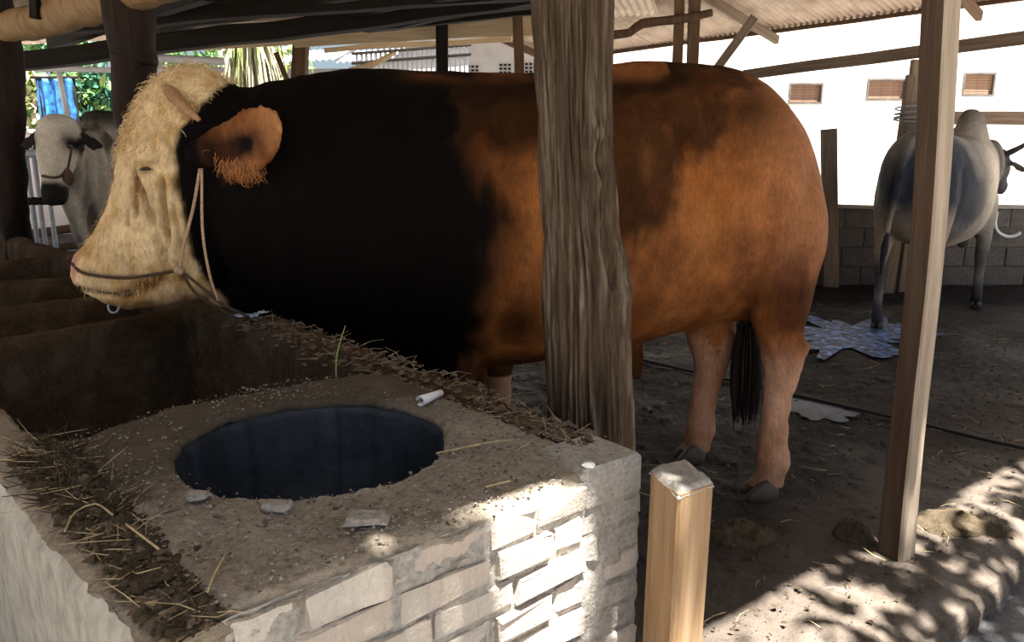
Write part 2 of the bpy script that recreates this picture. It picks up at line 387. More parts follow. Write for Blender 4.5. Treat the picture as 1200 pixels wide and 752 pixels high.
# ------------------------------------------------------------------ ground and floor
def grid(xs, ys):
    X, Y = np.meshgrid(xs, ys, indexing='ij'); n, m = X.shape
    idx = np.arange(n * m).reshape(n, m)
    f = np.stack([idx[:-1, :-1], idx[1:, :-1], idx[1:, 1:], idx[:-1, 1:]], -1).reshape(-1, 4)
    return X.ravel(), Y.ravel(), f
gx, gy, gf = grid(np.linspace(-160, 160, 160), np.linspace(-80, 240, 160))
gp = np.stack([gx, gy, gx * 0], 1)
gz = -0.16 + 0.03 * fbm(gp, .5, 3, 3)
tag(mk('ground', np.stack([gx, gy, gz], 1), gf, M['ground'], smooth=True), kind='structure')

es = np.concatenate([np.arange(0.12, 0.9, .08), np.arange(0.9, 4.6, .022), np.arange(4.6, 9.6, .05)])
qs = np.concatenate([np.arange(.0, 3.4, .022), np.arange(3.4, 7.5, .05), np.arange(7.5, 14, .3)])
ge, gq, gf = grid(es, qs)
P = np.stack([ge * EV[0] + (gq + .71) * QV[0], ge * EV[1] + (gq + .71) * QV[1], ge * 0], 1)
edge = sstep(0.0, .10, gq)
z = 0.016 * fbm(P, 2.2, 3, 5) + 0.010 * fbm(P, 9, 3, 6) + .007 * np.abs(fbm(P, 28, 2, 8)) * 2
tram = np.clip(fbm(P, 3.5, 2, 9) * 3, 0, 1); z += tram * .010 * np.abs(noise(P, 40, 11))
z = z - .012
z = z - (1 - edge) * (0.035 + 0.02 * noise(P, 6, 4))
# the rounded rim of the platform drops to the yard
row = gq < 1e-6
P[:, 2] = z
low = P.copy()
skirt_e = es; nS = len(es); nQ = len(qs)
V = P.tolist(); F = gf.tolist()
prev = [i * nQ for i in range(nS)]
for k, (dq, dz) in enumerate([(-.015, -.03), (-.02, -.075), (-.012, -.13), (.0, -.20)]):
    cur = []
    for i, e in enumerate(es):
        b = P[i * nQ]; w = .010 * float(noise(np.array([[e, k * .1, 0]]), 14, 21)[0])
        V.append((b[0] + QV[0] * (dq + w), b[1] + QV[1] * (dq + w), b[2] + dz)); cur.append(len(V) - 1)
    for i in range(nS - 1): F.append((prev[i], cur[i], cur[i + 1], prev[i + 1]))
    prev = cur
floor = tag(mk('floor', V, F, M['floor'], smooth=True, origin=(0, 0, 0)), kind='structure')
# wet strip of yard beside the platform
ge, gq, gf2 = grid(np.arange(-.6, 6, .06), np.arange(-.9, .74, .04))
Pw = np.stack([ge * EV[0] + gq * QV[0], ge * EV[1] + gq * QV[1], ge * 0], 1)
Pw[:, 2] = -.115 + .02 * fbm(Pw, 3, 3, 31) + .012 * fbm(Pw, 16, 2, 33)
tag(mk('ground', Pw, gf2, M['wet'], smooth=True), kind='structure')
# narrow dark joint across the floor
a, b = Vector((.45, 5.16, 0)), Vector((2.75, 2.76, 0)); v = []; f = []
nn = 60; dr = (b - a).normalized(); sd = Vector((-dr.y, dr.x, 0))
for k in range(nn + 1):
    p = a.lerp(b, k / nn) + sd * .012 * float(noise(np.array([[k * .2, 0, 0]]), 1, 3)[0])
    for w_, z_ in ((-.013, .010), (-.009, .022), (.009, .022), (.013, .010)): v.append(p + sd * w_ + Vector((0, 0, z_ - .004)))
for k in range(nn):
    for i in range(3): f.append((k * 4 + i, k * 4 + i + 1, k * 4 + 5 + i, k * 4 + 4 + i))
tag(mk('trim_1', v, f, M['black'], smooth=True), kind='structure')
# bluish puddle
def puddle(name, pts, lab, z=.012, m=None):
    c = np.mean(np.array(pts), 0); v = [(c[0], c[1], z)]; n = 90; f = []
    A = [math.atan2(p[1] - c[1], p[0] - c[0]) for p in pts]; Rr = [math.hypot(p[0] - c[0], p[1] - c[1]) for p in pts]
    o = sorted(zip(A, Rr)); A = [x[0] for x in o]; Rr = [x[1] for x in o]
    A = [A[-1] - 2 * math.pi] + A + [A[0] + 2 * math.pi]; Rr = [Rr[-1]] + Rr + [Rr[0]]
    for ring, k in ((1, .5), (2, 1.0)):
        for i in range(n):
            t = -math.pi + 2 * math.pi * i / n; r = float(np.interp(t, A, Rr)) * k
            p = np.array([[c[0] + r * math.cos(t), c[1] + r * math.sin(t), 0]]); r *= 1 + .75 * float(fbm(p, 7, 3, 12)[0]) * (k > .6)
            v.append((c[0] + r * math.cos(t), c[1] + r * math.sin(t), z if ring == 1 else z - .006))
    for i in range(n):
        j = (i + 1) % n; f += [(0, 1 + i, 1 + j), (1 + i, 1 + n + i, 1 + n + j, 1 + j)]
    return tag(mk(name, v, f, m or M['water'], smooth=True), lab, 'puddle')
puddle('puddle', [(1.95, 4.75), (2.25, 4.95), (2.75, 5.25), (3.05, 5.7), (2.75, 6.0), (2.35, 5.9), (2.1, 5.5)], 'bluish wet puddle on the floor beneath the hind legs of the grey cow')
puddle('puddle', [(1.42, 3.72), (1.65, 3.62), (1.8, 3.78), (1.6, 3.95), (1.4, 3.9)], 'small bluish damp patch on the floor beside the dark floor joint', .008, M['damp'])

# ------------------------------------------------------------------ roof: corrugated sheets on rafters and purlins
def sheet_mesh(name, wdt, ln, m, per=.076, amp=.013):
    n = int(wdt / per * 6); v = []; f = []
    for side in (0, 1):
        for j in range(2):
            for i in range(n + 1):
                x = wdt * i / n; v.append((x, ln * j, amp * math.cos(2 * math.pi * x / per) + side * .003))
    k = n + 1
    for i in range(n):
        f.append((i, i + 1, k + i + 1, k + i)); f.append((2 * k + i, 3 * k + i, 3 * k + i + 1, 2 * k + i + 1))
        f.append((i, 2 * k + i, 2 * k + i + 1, i + 1)); f.append((k + i, k + i + 1, 3 * k + i + 1, 3 * k + i))
    return meshdata(name, v, f, m, True)
RZ = lambda e: 2.776 + (9.07 - e) * .235
roof = empty('roof', (0, 0, 0), kind='structure')
pitch = math.atan(.235); shm = sheet_mesh('corrugated_sheet', .80, 2.45, M['rust'])
def roof_sheets(me, e_top, q0, q1, down, par, zf, rows, lift=.0):
    """rows of sheets from e_top, running 'down' (+1: towards the far eave, -1: the other side)"""
    nq = int(round((q1 - q0) / .76))
    for r in range(rows):
        for k in range(nq):
            o = bpy.data.objects.new('corrugated_sheet', me)
            e0 = e_top + down * r * 2.19; q = q0 + k * .76
            ysl = Vector((EV[0] * down, EV[1] * down, -math.tan(pitch))).normalized()
            xa = Vector(QV) if down > 0 else -Vector(QV)
            org = eq(e0, q if down > 0 else q + .80, zf(e0) - .006 * r + (k % 2) * .003 + lift)
            za = xa.cross(ysl)
            if za.z < 0: xa = -xa; za = -za; org = org - xa * .80
            Mx = Matrix((xa, ysl, za)).transposed().to_4x4(); Mx.translation = org
            link(o, par, Mx)
roof_sheets(shm, .05, -.17, 9.8, 1, roof, RZ, 4)
RL = lambda e: RZ(.05) - (.05 - e) * .235
roof_sheets(shm, .05, -.17, 9.8, -1, roof, RL, 2)
for e in (.2, 1.4, 2.6, 3.8, 5.0, 6.2, 8.9):
    board('purlin', eq(e, .02, RZ(e) - .045), eq(e, 9.7, RZ(e) - .045), .04, .045, M['wood_brown'], roof)
for q in (.30, 3.3, 5.6, 9.4):
    board('rafter', eq(.15, q, RZ(.15) - .12), eq(9.0, q, RZ(9.0) - .12), .06, .10, M['wood_grey'] if q == 5.6 else M['wood_brown'], roof)
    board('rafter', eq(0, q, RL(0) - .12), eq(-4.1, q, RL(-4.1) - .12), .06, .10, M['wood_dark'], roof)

# far wing: low dark roof over the end of the barn
rear = empty('roof', (0, 0, 0), kind='structure')
shm2 = sheet_mesh('corrugated_sheet', .95, 4.1, M['sheet_dark'], per=.09)
A0 = at(120, 47, 12.2); B0 = at(660, 22, 10.6)
for r in range(2):
    for k in range(11):
        t = k / 10; p = A0.lerp(B0, t * 1.0 - .22) if r == 0 else A0.lerp(B0, t - .22)
        xa = (B0 - A0).normalized(); ya = Vector((.05, -1, .0)).normalized(); ya = (ya - xa * ya.dot(xa)).normalized(); za = xa.cross(ya)
        if za.z < 0: za = -za
        org = A0 + xa * (k * .92 - 1.9) + ya * (r * 3.9)
        ya = (ya + Vector((0, 0, -.045 + .07 * r))).normalized()
        o = bpy.data.objects.new('corrugated_sheet', shm2); Mx = Matrix((xa, ya, za)).transposed().to_4x4(); Mx.translation = org
        link(o, rear, Mx)
# dark beams below it
def pbeam(p0, y0, p1, y1, th, m, par, name='beam', up=(0, 0, 1)):
    return board(name, at(p0[0], p0[1], y0), at(p1[0], p1[1], y1), th, th * 1.1, m, par, up, rough=.01)
pbeam((-60, 82), 8.6, (660, -6), 7.8, .16, M['wood_dark'], rear)
pbeam((-40, 34), 7.4, (640, -14), 7.0, .15, M['wood_dark'], rear)
pbeam((100, 62), 9.6, (640, 10), 9.2, .10, M['wood_dark'], rear)
pbeam((60, 52), 9.0, (240, -8), 6.4, .11, M['wood_dark'], rear, 'rafter')
pbeam((170, 38), 9.9, (420, -12), 6.6, .10, M['wood_dark'], rear, 'rafter')
pbeam((280, 40), 9.9, (560, -14), 6.6, .10, M['wood_dark'], rear, 'rafter')
pbeam((430, 34), 9.9, (690, -14), 7.0, .10, M['wood_dark'], rear, 'rafter')
board('fascia_board', at(165, 54, 10.9), at(352, 43, 10.5), .05, .20, M['wood_pale'], rear, rough=.006)
board('fascia_board', at(345, 44, 10.45), at(626, 29, 9.8), .05, .235, M['wood_pale'], rear, rough=.006)
board('fascia_board', at(380, 58, 10.7), at(600, 46, 10.2), .05, .06, M['wood_pale'], rear, rough=.006)

# posts
def post(name, lab, build, cat='post', group=None, loc=(0, 0, 0)):
    t = empty(name, loc, lab, cat, group); build(t); return t
def square_post(Y, px_top, py_top, px_bot, w, m, lab, name='timber_post', ztop=None, dpt=None, zb=-.02):
    p1 = at(px_top, py_top, Y); p0 = Vector((at(px_bot, 330, Y).x if px_bot is not None else p1.x, Y, zb))
    if ztop: p1 = p0 + (p1 - p0) * ((ztop - zb) / (p1.z - zb))
    o = board(name, p0, p1, w, dpt or w, m, None, (0, 1, 0), rough=.008)
    return tag(o, lab, 'post')
square_post(9.8, 518, 3, 520, .14, M['wood_dark'], 'dark square timber post behind the bull shoulder, left of the pale house')
square_post(9.6, 607, 20, 610, .12, M['wood_brown'], 'thin brown timber post just left of the thick trunk, in front of the pale house')
square_post(10.6, 353, 36, 352, .18, M['wood_brown'], 'short brown timber post beside the dry hanging palm leaves')
t = empty('paired_post', (at(808, 80, 8.6).x, 8.6, 0), 'pair of brown boards standing as one post above the bull back', 'post')
px = t.location.x
board('plank', (px - .10, 8.62, -.02), (px - .14, 8.62, RZ(7.2) - .20), .10, .07, M['wood_brown'], t, (0, 1, 0))
board('plank', (px + .06, 8.60, -.02), (px + .02, 8.60, RZ(7.2) - .20), .12, .07, M['wood_brown'], t, (0, 1, 0))
tag(pole('branch', [at(700, 43, 8.45), at(738, 38, 8.45), at(752, 28, 8.45), at(800, 22, 8.48), at(834, 15, 8.5)], [.045, .045, .05, .045, .04], M['wood_brown']),
    'crooked brown branch lashed across the paired boards below the roof', 'branch')
tag(board('brace', at(809, 122, 8.55), at(884, 20, 8.4), .07, .09, M['wood_grey'], None), 'grey diagonal brace rising from the bull back to a roof rafter', 'brace')
# composite post by the back wall
t = empty('bound_post', (3.69, 7.3, 0), 'grey post of bound stepped boards behind the grey cow rump', 'post')
board('plank', (3.77, 7.3, -.02), (3.80, 7.3, 2.60), .12, .09, M['wood_grey'], t, (0, 1, 0))
board('plank', (3.60, 7.26, -.02), (3.66, 7.26, at(1075, 70, 7.26).z), .11, .07, M['wood_grey'], t, (0, 1, 0))
board('plank', (3.52, 7.22, -.02), (3.585, 7.22, at(1070, 88, 7.22).z), .07, .06, M['wood_grey'], t, (0, 1, 0))
for k in range(4):
    z_ = 1.60 + k * .035; pts = []
    for i in range(13):
        a = 2 * math.pi * i / 12; pts.append((3.69 + .19 * math.cos(a), 7.26 + .10 * math.sin(a), z_ + .02 * math.sin(a + k)))
    pole('wire_turn', pts, .008, M['steel'], t, 6, 0, .1)
tag(board('rail', at(872, 88, 9.0), at(1225, 40, 6.55), .05, .11, M['wood_grey'], None), 'long grey upper rail crossing in front of the white wall above the vents', 'rail')
tag(board('rail', (3.80, 7.40, 1.63), (5.7, 7.40, 1.60), .05, .12, M['wood_grey'], None), 'short grey lower rail behind the hump of the grey cow', 'rail')
tag(board('board_post', at(972, 335, 7.58) + Vector((.01, 0, -.02)), at(971, 151, 7.58), .15, .05, M['wood_grey'], None, (0, 1, 0)), 'short grey board standing upright against the block wall behind the bull rump', 'post')

# right foreground square post
def right_post():
    v, f = chamfer_box(.074, .074, 3.44, .005); v = np.array(v)
    n = 60; V = []; F = []; base = np.array(v[8:16]); s = 5
    for k in range(n + 1):
        z = 3.45 * k / n
        for b in base: V.append((b[0], b[1], z))
    V = np.array(V); V[:, :2] += .006 * np.stack([noise(V * [12, 12, 1.8], 1, 3), noise(V * [12, 12, 1.8], 1, 4)], 1)
    wob = .012 * np.stack([noise(V * [.01, .01, .9], 1, 7), noise(V * [.01, .01, .9], 1, 9)], 1); V[:, :2] += wob
    V[:, :2] *= (1.0 + .12 * sstep(.5, 0, V[:, 2]))[:, None]
    for k in range(n):
        for i in range(8):
            j = (i + 1) % 8; F.append((k * 8 + i, k * 8 + j, k * 8 + 8 + j, k * 8 + 8 + i))
    F += [tuple(range(7, -1, -1)), tuple(range(n * 8, n * 8 + 8))]
    me = meshdata('timber_post', V, F, M['wood_shade']); me.materials.append(M['wood_lit'])
    for pl in me.polygons: pl.material_index = 1 if pl.normal.y < -.6 else 0  # outward face painted lighter as if sunlit, the other faces darker as shaded
    o = bpy.data.objects.new('timber_post', me)
    ax = Vector((1.243 - 1.29, 0.03, 1.72)).normalized(); Q = Vector((0, 0, 1)).rotation_difference(ax)
    link(o, None, Matrix.Translation((1.293, 2.33, -.03)) @ Q.to_matrix().to_4x4() @ Matrix.Rotation(math.radians(28), 4, 'Z'))
    return tag(o, 'square brown timber post standing near the platform edge before the grey cow', 'post')
right_post()

# thick weathered trunk behind the manger
def trunk():
    # (pixel y, left, right) silhouette at 1.78 m
    prof = [(0, 624, 718), (60, 627, 718), (120, 630, 719), (200, 634, 721), (260, 637, 725), (300, 638, 733), (335, 638, 739), (400, 640, 740), (460, 641, 742), (520, 643, 744)]
    Y = 1.78; zs = []; cx = []; rr = []
    for py, l, r in prof:
        a, b = at(l, py, Y), at(r, py, Y); zs.append(a.z); cx.append((a.x + b.x) / 2); rr.append((b.x - a.x) / 2 * .985)
    zs, cx, rr = zs[::-1], cx[::-1], rr[::-1]
    n, m = 620, 220; V = np.zeros((n, m, 3)); Z = np.linspace(-.04, 3.75, n); A = np.linspace(0, 2 * np.pi, m, endpoint=False)
    X0 = np.interp(Z, zs, cx); R = np.interp(Z, zs, rr); R = np.where(Z < zs[0], rr[0] * (1 + .15 * sstep(.6, 0, Z)), R)
    Aa = A[None, :] + .25 * np.sin(Z * 1.1)[:, None]
    q = np.stack(np.broadcast_arrays(np.cos(A)[None, :] * 1.0 + .05 * np.sin(Z * 3)[:, None], np.sin(A)[None, :] * np.ones((n, 1)), Z[:, None] * np.ones((1, m))), -1).reshape(-1, 3)
    fur = np.abs(fbm(q * [6.5, 6.5, 1.1], 1, 4, 3)).reshape(n, m)          # long furrows
    fin = np.abs(fbm(q * [17, 17, 3.2], 1, 3, 8)).reshape(n, m)
    big = fbm(q * [1.6, 1.6, 1.5], 1, 2, 15).reshape(n, m)
    r = R[:, None] * (1 + .035 * big) + .019 * np.minimum(fur * 2.4, 1) + .011 * np.minimum(fin * 2.2, 1) - .019
    # an old knot on the camera side
    for zk, ak, s in ((1.29, -1.05, .035), (1.02, -.9, .03)):
        d = np.sqrt(((Z[:, None] - zk) / 1.6) ** 2 + ((((A[None, :] - ak + np.pi) % (2 * np.pi)) - np.pi) * .11) ** 2)
        r = r + .012 * np.exp(-((d - s) / .012) ** 2) - .016 * np.exp(-(d / (s * .6)) ** 2)
    V[..., 0] = X0[:, None] + r * np.cos(A)[None, :]; V[..., 1] = Y + .02 + r * np.sin(A)[None, :] ; V[..., 2] = Z[:, None]
    idx = np.arange(n * m).reshape(n, m); i2 = np.roll(idx, -1, 1)
    F = np.stack([idx[:-1], i2[:-1], i2[1:], idx[1:]], -1).reshape(-1, 4).tolist()
    F += [tuple(idx[0][::-1]), tuple(idx[-1])]
    return tag(mk('trunk_post', V.reshape(-1, 3), F, M['bark'], smooth=True, origin=(cx[0], Y, 0)), 'thick weathered tree trunk post with furrowed bark between manger and bull', 'post')
trunk()
def round_post(pts, rad, lab, seed):
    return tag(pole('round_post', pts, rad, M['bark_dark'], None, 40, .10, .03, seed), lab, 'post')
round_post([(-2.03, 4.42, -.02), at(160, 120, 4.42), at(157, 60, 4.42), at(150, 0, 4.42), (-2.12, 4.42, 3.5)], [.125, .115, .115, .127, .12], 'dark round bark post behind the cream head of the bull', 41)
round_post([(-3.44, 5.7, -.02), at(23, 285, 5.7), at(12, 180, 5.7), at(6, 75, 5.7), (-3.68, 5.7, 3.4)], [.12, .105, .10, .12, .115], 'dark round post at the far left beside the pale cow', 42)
tl = tag(pole('tie_log', [(-3.76, 6.46, 2.27), at(0, 34, 5.78), at(62, 20, 5.08), at(128, -2, 4.55), (-1.1, 3.6, 2.16)], [.085, .093, .102, .104, .10], M['log'], None, 28, .10, .04, 43),
    'pale ochre log laid level behind the two dark round posts', 'log')
board('peg', at(40, -16, 4.95), at(41, 22, 4.95), .05, .05, M['wood_dark'], tl, (0, 1, 0))

# ------------------------------------------------------------------ low block wall, white building, vents
wall = empty('wall_back', (0, 0, 0), kind='structure')
bv, bf = chamfer_box(.40, .14, .185, .008)
bmesh_block = meshdata('block', bv, bf, M['block'])
mbx = MB(); v, f = chamfer_box(6.2, .11, .76, .004, -.02); mbx.add(np.array(v) + [4.6, 7.72, 0], f); mbx.build('mortar_core', M['block'], wall)
for r in range(4):
    for k in range(15):
        x = 1.55 + k * .412 + (r % 2) * .2 - .1
        o = bpy.data.objects.new('block', bmesh_block)
        link(o, wall, Matrix.Translation((x + .2, 7.72 + random.uniform(-.006, .006), .0 + r * .193)) @ Matrix.Rotation(random.uniform(-.01, .01), 4, 'Z'))
board('coping', (1.5, 7.72, .782), (7.7, 7.72, .782), .17, .035, M['mortar'], wall, rough=.008)
hook = tag(pole('bent_hose', [at(1168, 248, 7.58), at(1166, 262, 7.60), at(1170, 272, 7.60), at(1180, 277, 7.60), at(1190, 276, 7.58), at(1196, 272, 7.56)], .016, M['white_metal'], None, 10, 0, .03), 'white bent hose hooked on the block wall right of the grey cow', 'hose')

ww = empty('wall_right', (0, 0, 0), kind='structure')
vents = [(925, 965, 97, 122), (1016, 1062, 92, 118), (1128, 1166, 85, 113)]
WY = 12.6
xs_ = sorted([0.9, 14.5] + sum([[at(a, 100, WY).x, at(b, 100, WY).x] for a, b, _, _ in vents], []))
zv = [(at(a, c, WY).z, at(a, d, WY).z) for a, b, c, d in vents]
mbx = MB()
def wbox(x0, x1, y0, y1, z0, z1):
    v = [(x, y, z) for z in (z0, z1) for y in (y0, y1) for x in (x0, x1)]
    mbx.add(v, [(0, 2, 3, 1), (4, 5, 7, 6), (0, 1, 5, 4), (2, 6, 7, 3), (0, 4, 6, 2), (1, 3, 7, 5)])
prev = at(694, 100, WY).x
cols = []
for (a, b, c, d), (zt, zb) in zip(vents, zv):
    x0, x1 = at(a, 100, WY).x, at(b, 100, WY).x
    wbox(prev, x0, WY, WY + .2, -.2, 5.4); wbox(x0, x1, WY, WY + .2, -.2, zb); wbox(x0, x1, WY, WY + .2, zt, 5.4); prev = x1
    cols.append((x0, x1, zb, zt))
wbox(prev, 14.5, WY, WY + .2, -.2, 5.4)
mbx.build('wall_face', M['white_wall'], ww)
for i, (x0, x1, z0, z1) in enumerate(cols):
    w_ = empty('window_%d' % (i + 1), ((x0 + x1) / 2, WY + .05, z0), kind='structure')
    m_ = MB(); mbx = m_
    e_ = .03
    wbox(x0, x0 + e_, WY - .012, WY + .12, z0, z1); wbox(x1 - e_, x1, WY - .012, WY + .12, z0, z1)
    wbox(x0 + e_, x1 - e_, WY - .012, WY + .12, z0, z0 + e_); wbox(x0 + e_, x1 - e_, WY - .012, WY + .12, z1 - e_, z1)
    m_.build('vent_frame', M['block'], w_)
    for k in range(7):
        zz = z0 + e_ + (z1 - z0 - 2 * e_) * (k + .5) / 7
        board('slat', (x0 + .02, WY + .055, zz), (x1 - .02, WY + .055, zz), .03, (z1 - z0 - 2 * e_) / 7 * .98, M['vent'], w_, rough=.001)

# ------------------------------------------------------------------ manger
mang = empty('feed_trough', (-.4, 1.5, 0), 'long brick and plaster feed trough with a round sunken basin in its front slab', 'trough')
FA = np.array([-.385, .925]); FE = EV[:2]; FN = -QV[:2]                   # front face: start, along, outward
def fpt(s, out, z): p = FA + FE * s + FN * out; return (p[0], p[1], z)
# mortar core of the brick front
mb = MB()
def quad_prism(mb, c4, z0, z1):
    v = [(x, y, z0) for x, y in c4] + [(x, y, z1) for x, y in c4]
    mb.add(v, [(3, 2, 1, 0), (4, 5, 6, 7), (0, 1, 5, 4), (1, 2, 6, 5), (2, 3, 7, 6), (3, 0, 4, 7)])
ns, nz = 120, 90; V = []; F = []
for i in range(ns + 1):
    for j in range(nz + 1):
        s = -.10 + .95 * i / ns; z = -.10 + .785 * j / nz
        V.append((s, z))
V = np.array(V); q3 = np.stack([V[:, 0], V[:, 1], V[:, 0] * 0], 1)
out = -.006 + .010 * fbm(q3, 14, 3, 61) + .005 * fbm(q3, 55, 2, 62)
pts = np.array([fpt(s, o, z) for (s, z), o in zip(V, out)])
idx = np.arange((ns + 1) * (nz + 1)).reshape(ns + 1, nz + 1)
F = np.stack([idx[:-1, :-1], idx[1:, :-1], idx[1:, 1:], idx[:-1, 1:]], -1).reshape(-1, 4)
mk('mortar_core', pts, F, M['mortar'], mang, True)
# bricks, one by one
brick_meshes = []
def brick_mesh(L, H=.050, D=.09, seed=0):
    v, f = chamfer_box(L, D, H, .0035); v = np.array(v)
    r = np.random.default_rng(seed); v = v + r.normal(0, .0028, v.shape)
    return meshdata('brick', v, f, M['brick'])
BM = {}
courses = [[.005, .098], [.108, .252], [.266, .445], [.460, .560], [.570, .685]]
rowz = .628
Rr = random.Random(5)
for r in range(12):
    z = rowz - r * .0635
    if r == 0: spans = courses
    elif r % 2: spans = [(-.03, .06), (.075, .255), (.27, .45), (.465, .60), (.612, .685)]
    else:
        o = Rr.uniform(-.02, .02); spans = [(.005, .15 + o), (.163 + o, .33 + o), (.343 + o, .51 + o), (.523 + o, .685)]
    for a, b in spans:
        L = round(b - a, 2)
        key = (L, Rr.randrange(3))
        if key not in BM: BM[key] = brick_mesh(L, seed=int(L * 1000) + key[1])
        o = bpy.data.objects.new('brick', BM[key])
        x, y, zz = fpt((a + b) / 2, -.045 + Rr.uniform(-.004, .009), z + Rr.uniform(-.003, .003))
        link(o, mang, Matrix.Translation((x, y, zz)) @ Matrix.Rotation(math.atan2(EV[1], EV[0]) + Rr.uniform(-.012, .012), 4, 'Z') @ Matrix.Rotation(Rr.uniform(-.02, .02), 4, 'Y'))
# plastered pier at the right end of the front
zt = .712
for r, h in enumerate([.088, .055, .06, .06, .06, .06, .065, .06, .06, .06, .06]):
    z = zt - h
    if r == 2:
        spans = [(.692, .735), (.775, .85)]       # a brick with a hole beside it
    else: spans = [(.690, .852)]
    for a, b in spans:
        v, f = chamfer_box(b - a, .15, h - .006, .007); v = np.array(v) + np.random.default_rng(r).normal(0, .002, v.shape if hasattr(v,"shape") else (32, 3))
        o = bpy.data.objects.new('pier_block', meshdata('pier_block', v, f, M['brick'] if r in (3, 6, 8) else M['mortar']))
        x, y, zz = fpt((a + b) / 2, -.075 + Rr.uniform(-.004, .004), z)
        link(o, mang, Matrix.Translation((x, y, zz)) @ Matrix.Rotation(math.atan2(EV[1], EV[0]) - .06, 4, 'Z'))
    zt = z
# slab with the round hole
HC = np.array([-.42, 1.545]); HR = .277
poly = np.array([(-.392, .925), (-.12, 1.150), (.135, 1.366), (.205, 1.425), (.06, 1.60), (-.12, 1.80), (-.30, 2.00), (-.42, 2.03), (-.52, 2.005), (-.607, 1.985), (-.715, 1.885), (-.816, 1.772), (-.90, 1.64), (-.958, 1.53), (-.79, 1.345)])
nt_, nr_ = 320, 64
th = np.linspace(0, 2 * np.pi, nt_, endpoint=False)
def ray_poly(t):
    d = np.array([math.cos(t), math.sin(t)]); best = 9
    for i in range(len(poly)):
        a = poly[i] - HC; b = poly[(i + 1) % len(poly)] - HC; e = b - a
        den = d[0] * e[1] - d[1] * e[0]
        if abs(den) < 1e-9: continue
        r = (a[0] * e[1] - a[1] * e[0]) / den; u = (a[0] * d[1] - a[1] * d[0]) / den
        if r > 0 and -1e-6 <= u <= 1 + 1e-6: best = min(best, r)
    return best
OR = np.array([ray_poly(t) for t in th])
t3 = np.stack([np.cos(th), np.sin(th), th * 0], 1)
HRr = HR + .007 * fbm(t3, 5, 3, 71) + .004 * fbm(t3, 22, 2, 72)
k = np.linspace(0, 1, nr_)
rad = HRr[:, None] + (OR * (1 + .012 * fbm(t3, 12, 3, 73)) - HRr)[:, None] * k[None, :]
X = HC[0] + rad * np.cos(th)[:, None]; Yy = HC[1] + rad * np.sin(th)[:, None]
P3 = np.stack([X.ravel(), Yy.ravel(), X.ravel() * 0], 1)
Zs = .700 + .010 * fbm(P3, 4, 3, 74) + .007 * fbm(P3, 22, 3, 75) + .006 * np.abs(fbm(P3, 70, 2, 76))
dI = (rad - HRr[:, None]).ravel(); dO = (OR[:, None] - rad).ravel()
Zs -= .008 * np.exp(-(dI / .006) ** 2) + .018 * np.exp(-(dO / .016) ** 2)
Zs += .02 * np.exp(-(((P3[:, 0] + .38) ** 2 + (P3[:, 1] - 1.97) ** 2) / .01))
V = np.stack([X.ravel(), Yy.ravel(), Zs], 1).reshape(nt_, nr_, 3)
oc = V[:, -1].copy(); oc1 = oc.copy(); oc1[:, 2] -= .035; oc2 = oc1.copy(); oc2[:, 2] = .20
oc1[:, :2] += (HC - oc1[:, :2]) * .015; oc2[:, :2] += (HC - oc2[:, :2]) * .05
ic = V[:, 0].copy(); ic[:, 2] -= .010; ic1 = ic.copy(); ic1[:, 2] -= .006; ic1[:, :2] += (ic1[:, :2] - HC) * .02
V = np.concatenate([ic1[:, None], ic[:, None], V, oc1[:, None], oc2[:, None]], 1); m_ = nr_ + 4
idx = np.arange(nt_ * m_).reshape(nt_, m_); i2 = np.roll(idx, -1, 0)
F = np.stack([idx[:, :-1], idx[:, 1:], i2[:, 1:], i2[:, :-1]], -1).reshape(-1, 4)
mk('slab', V.reshape(-1, 3), F, M['slab_graded'], mang, True)
# lining of the basin
prof = [(1.016, .684), (.998, .680), (.985, .665), (.97, .60), (.955, .55), (.94, .48), (.90, .42), (.80, .385), (.5, .37), (.02, .365)]
V = []; F = []
for i, (kr, z) in enumerate(prof):
    for j in range(0, nt_, 2): V.append((HC[0] + HRr[j] * kr * math.cos(th[j]), HC[1] + HRr[j] * kr * math.sin(th[j]), z))
n2 = nt_ // 2
for i in range(len(prof) - 1):
    for j in range(n2): F.append((i * n2 + j, i * n2 + n2 + j, i * n2 + n2 + (j + 1) % n2, i * n2 + (j + 1) % n2))
V = np.array(V); V[:, :2] += .003 * np.stack([fbm(V, 25, 2, 81), fbm(V, 25, 2, 82)], 1)
tag(mk('basin', V, F, M['basin'], mang, True), 'round slate blue basin lining')

def sweep(path, prof, step=.03, amp=.008, sc=9, seed=0, close=True):
    """sweep a (offset to the left of travel, z) profile along a path"""
    P = np.array(path, float); d = np.r_[0, np.cumsum(np.linalg.norm(np.diff(P, axis=0), axis=1))]
    n = max(2, int(d[-1] / step)); t = np.linspace(0, d[-1], n + 1)
    Q = np.stack([np.interp(t, d, P[:, 0]), np.interp(t, d, P[:, 1])], 1)
    for _ in range(3): Q[1:-1] = (Q[:-2] + 2 * Q[1:-1] + Q[2:]) / 4
    T = np.gradient(Q, axis=0); T /= np.linalg.norm(T, axis=1)[:, None]; N = np.stack([-T[:, 1], T[:, 0]], 1)
    m = len(prof); V = np.zeros((n + 1, m, 3))
    for k, (o, z) in enumerate(prof): V[:, k, :2] = Q + N * o; V[:, k, 2] = z
    V = V.reshape(-1, 3)
    D = np.stack([fbm(V, sc, 3, seed), fbm(V, sc, 3, seed + 3), fbm(V, sc, 3, seed + 6)], 1) * amp + np.stack([fbm(V, sc * 5, 2, seed + 1)] * 3, 1) * amp * .4
    V = V + D
    idx = np.arange((n + 1) * m).reshape(n + 1, m)
    F = np.stack([idx[:-1, :-1], idx[1:, :-1], idx[1:, 1:], idx[:-1, 1:]], -1).reshape(-1, 4).tolist()
    F += [tuple(idx[0][::-1]), tuple(idx[-1])]
    return V, F
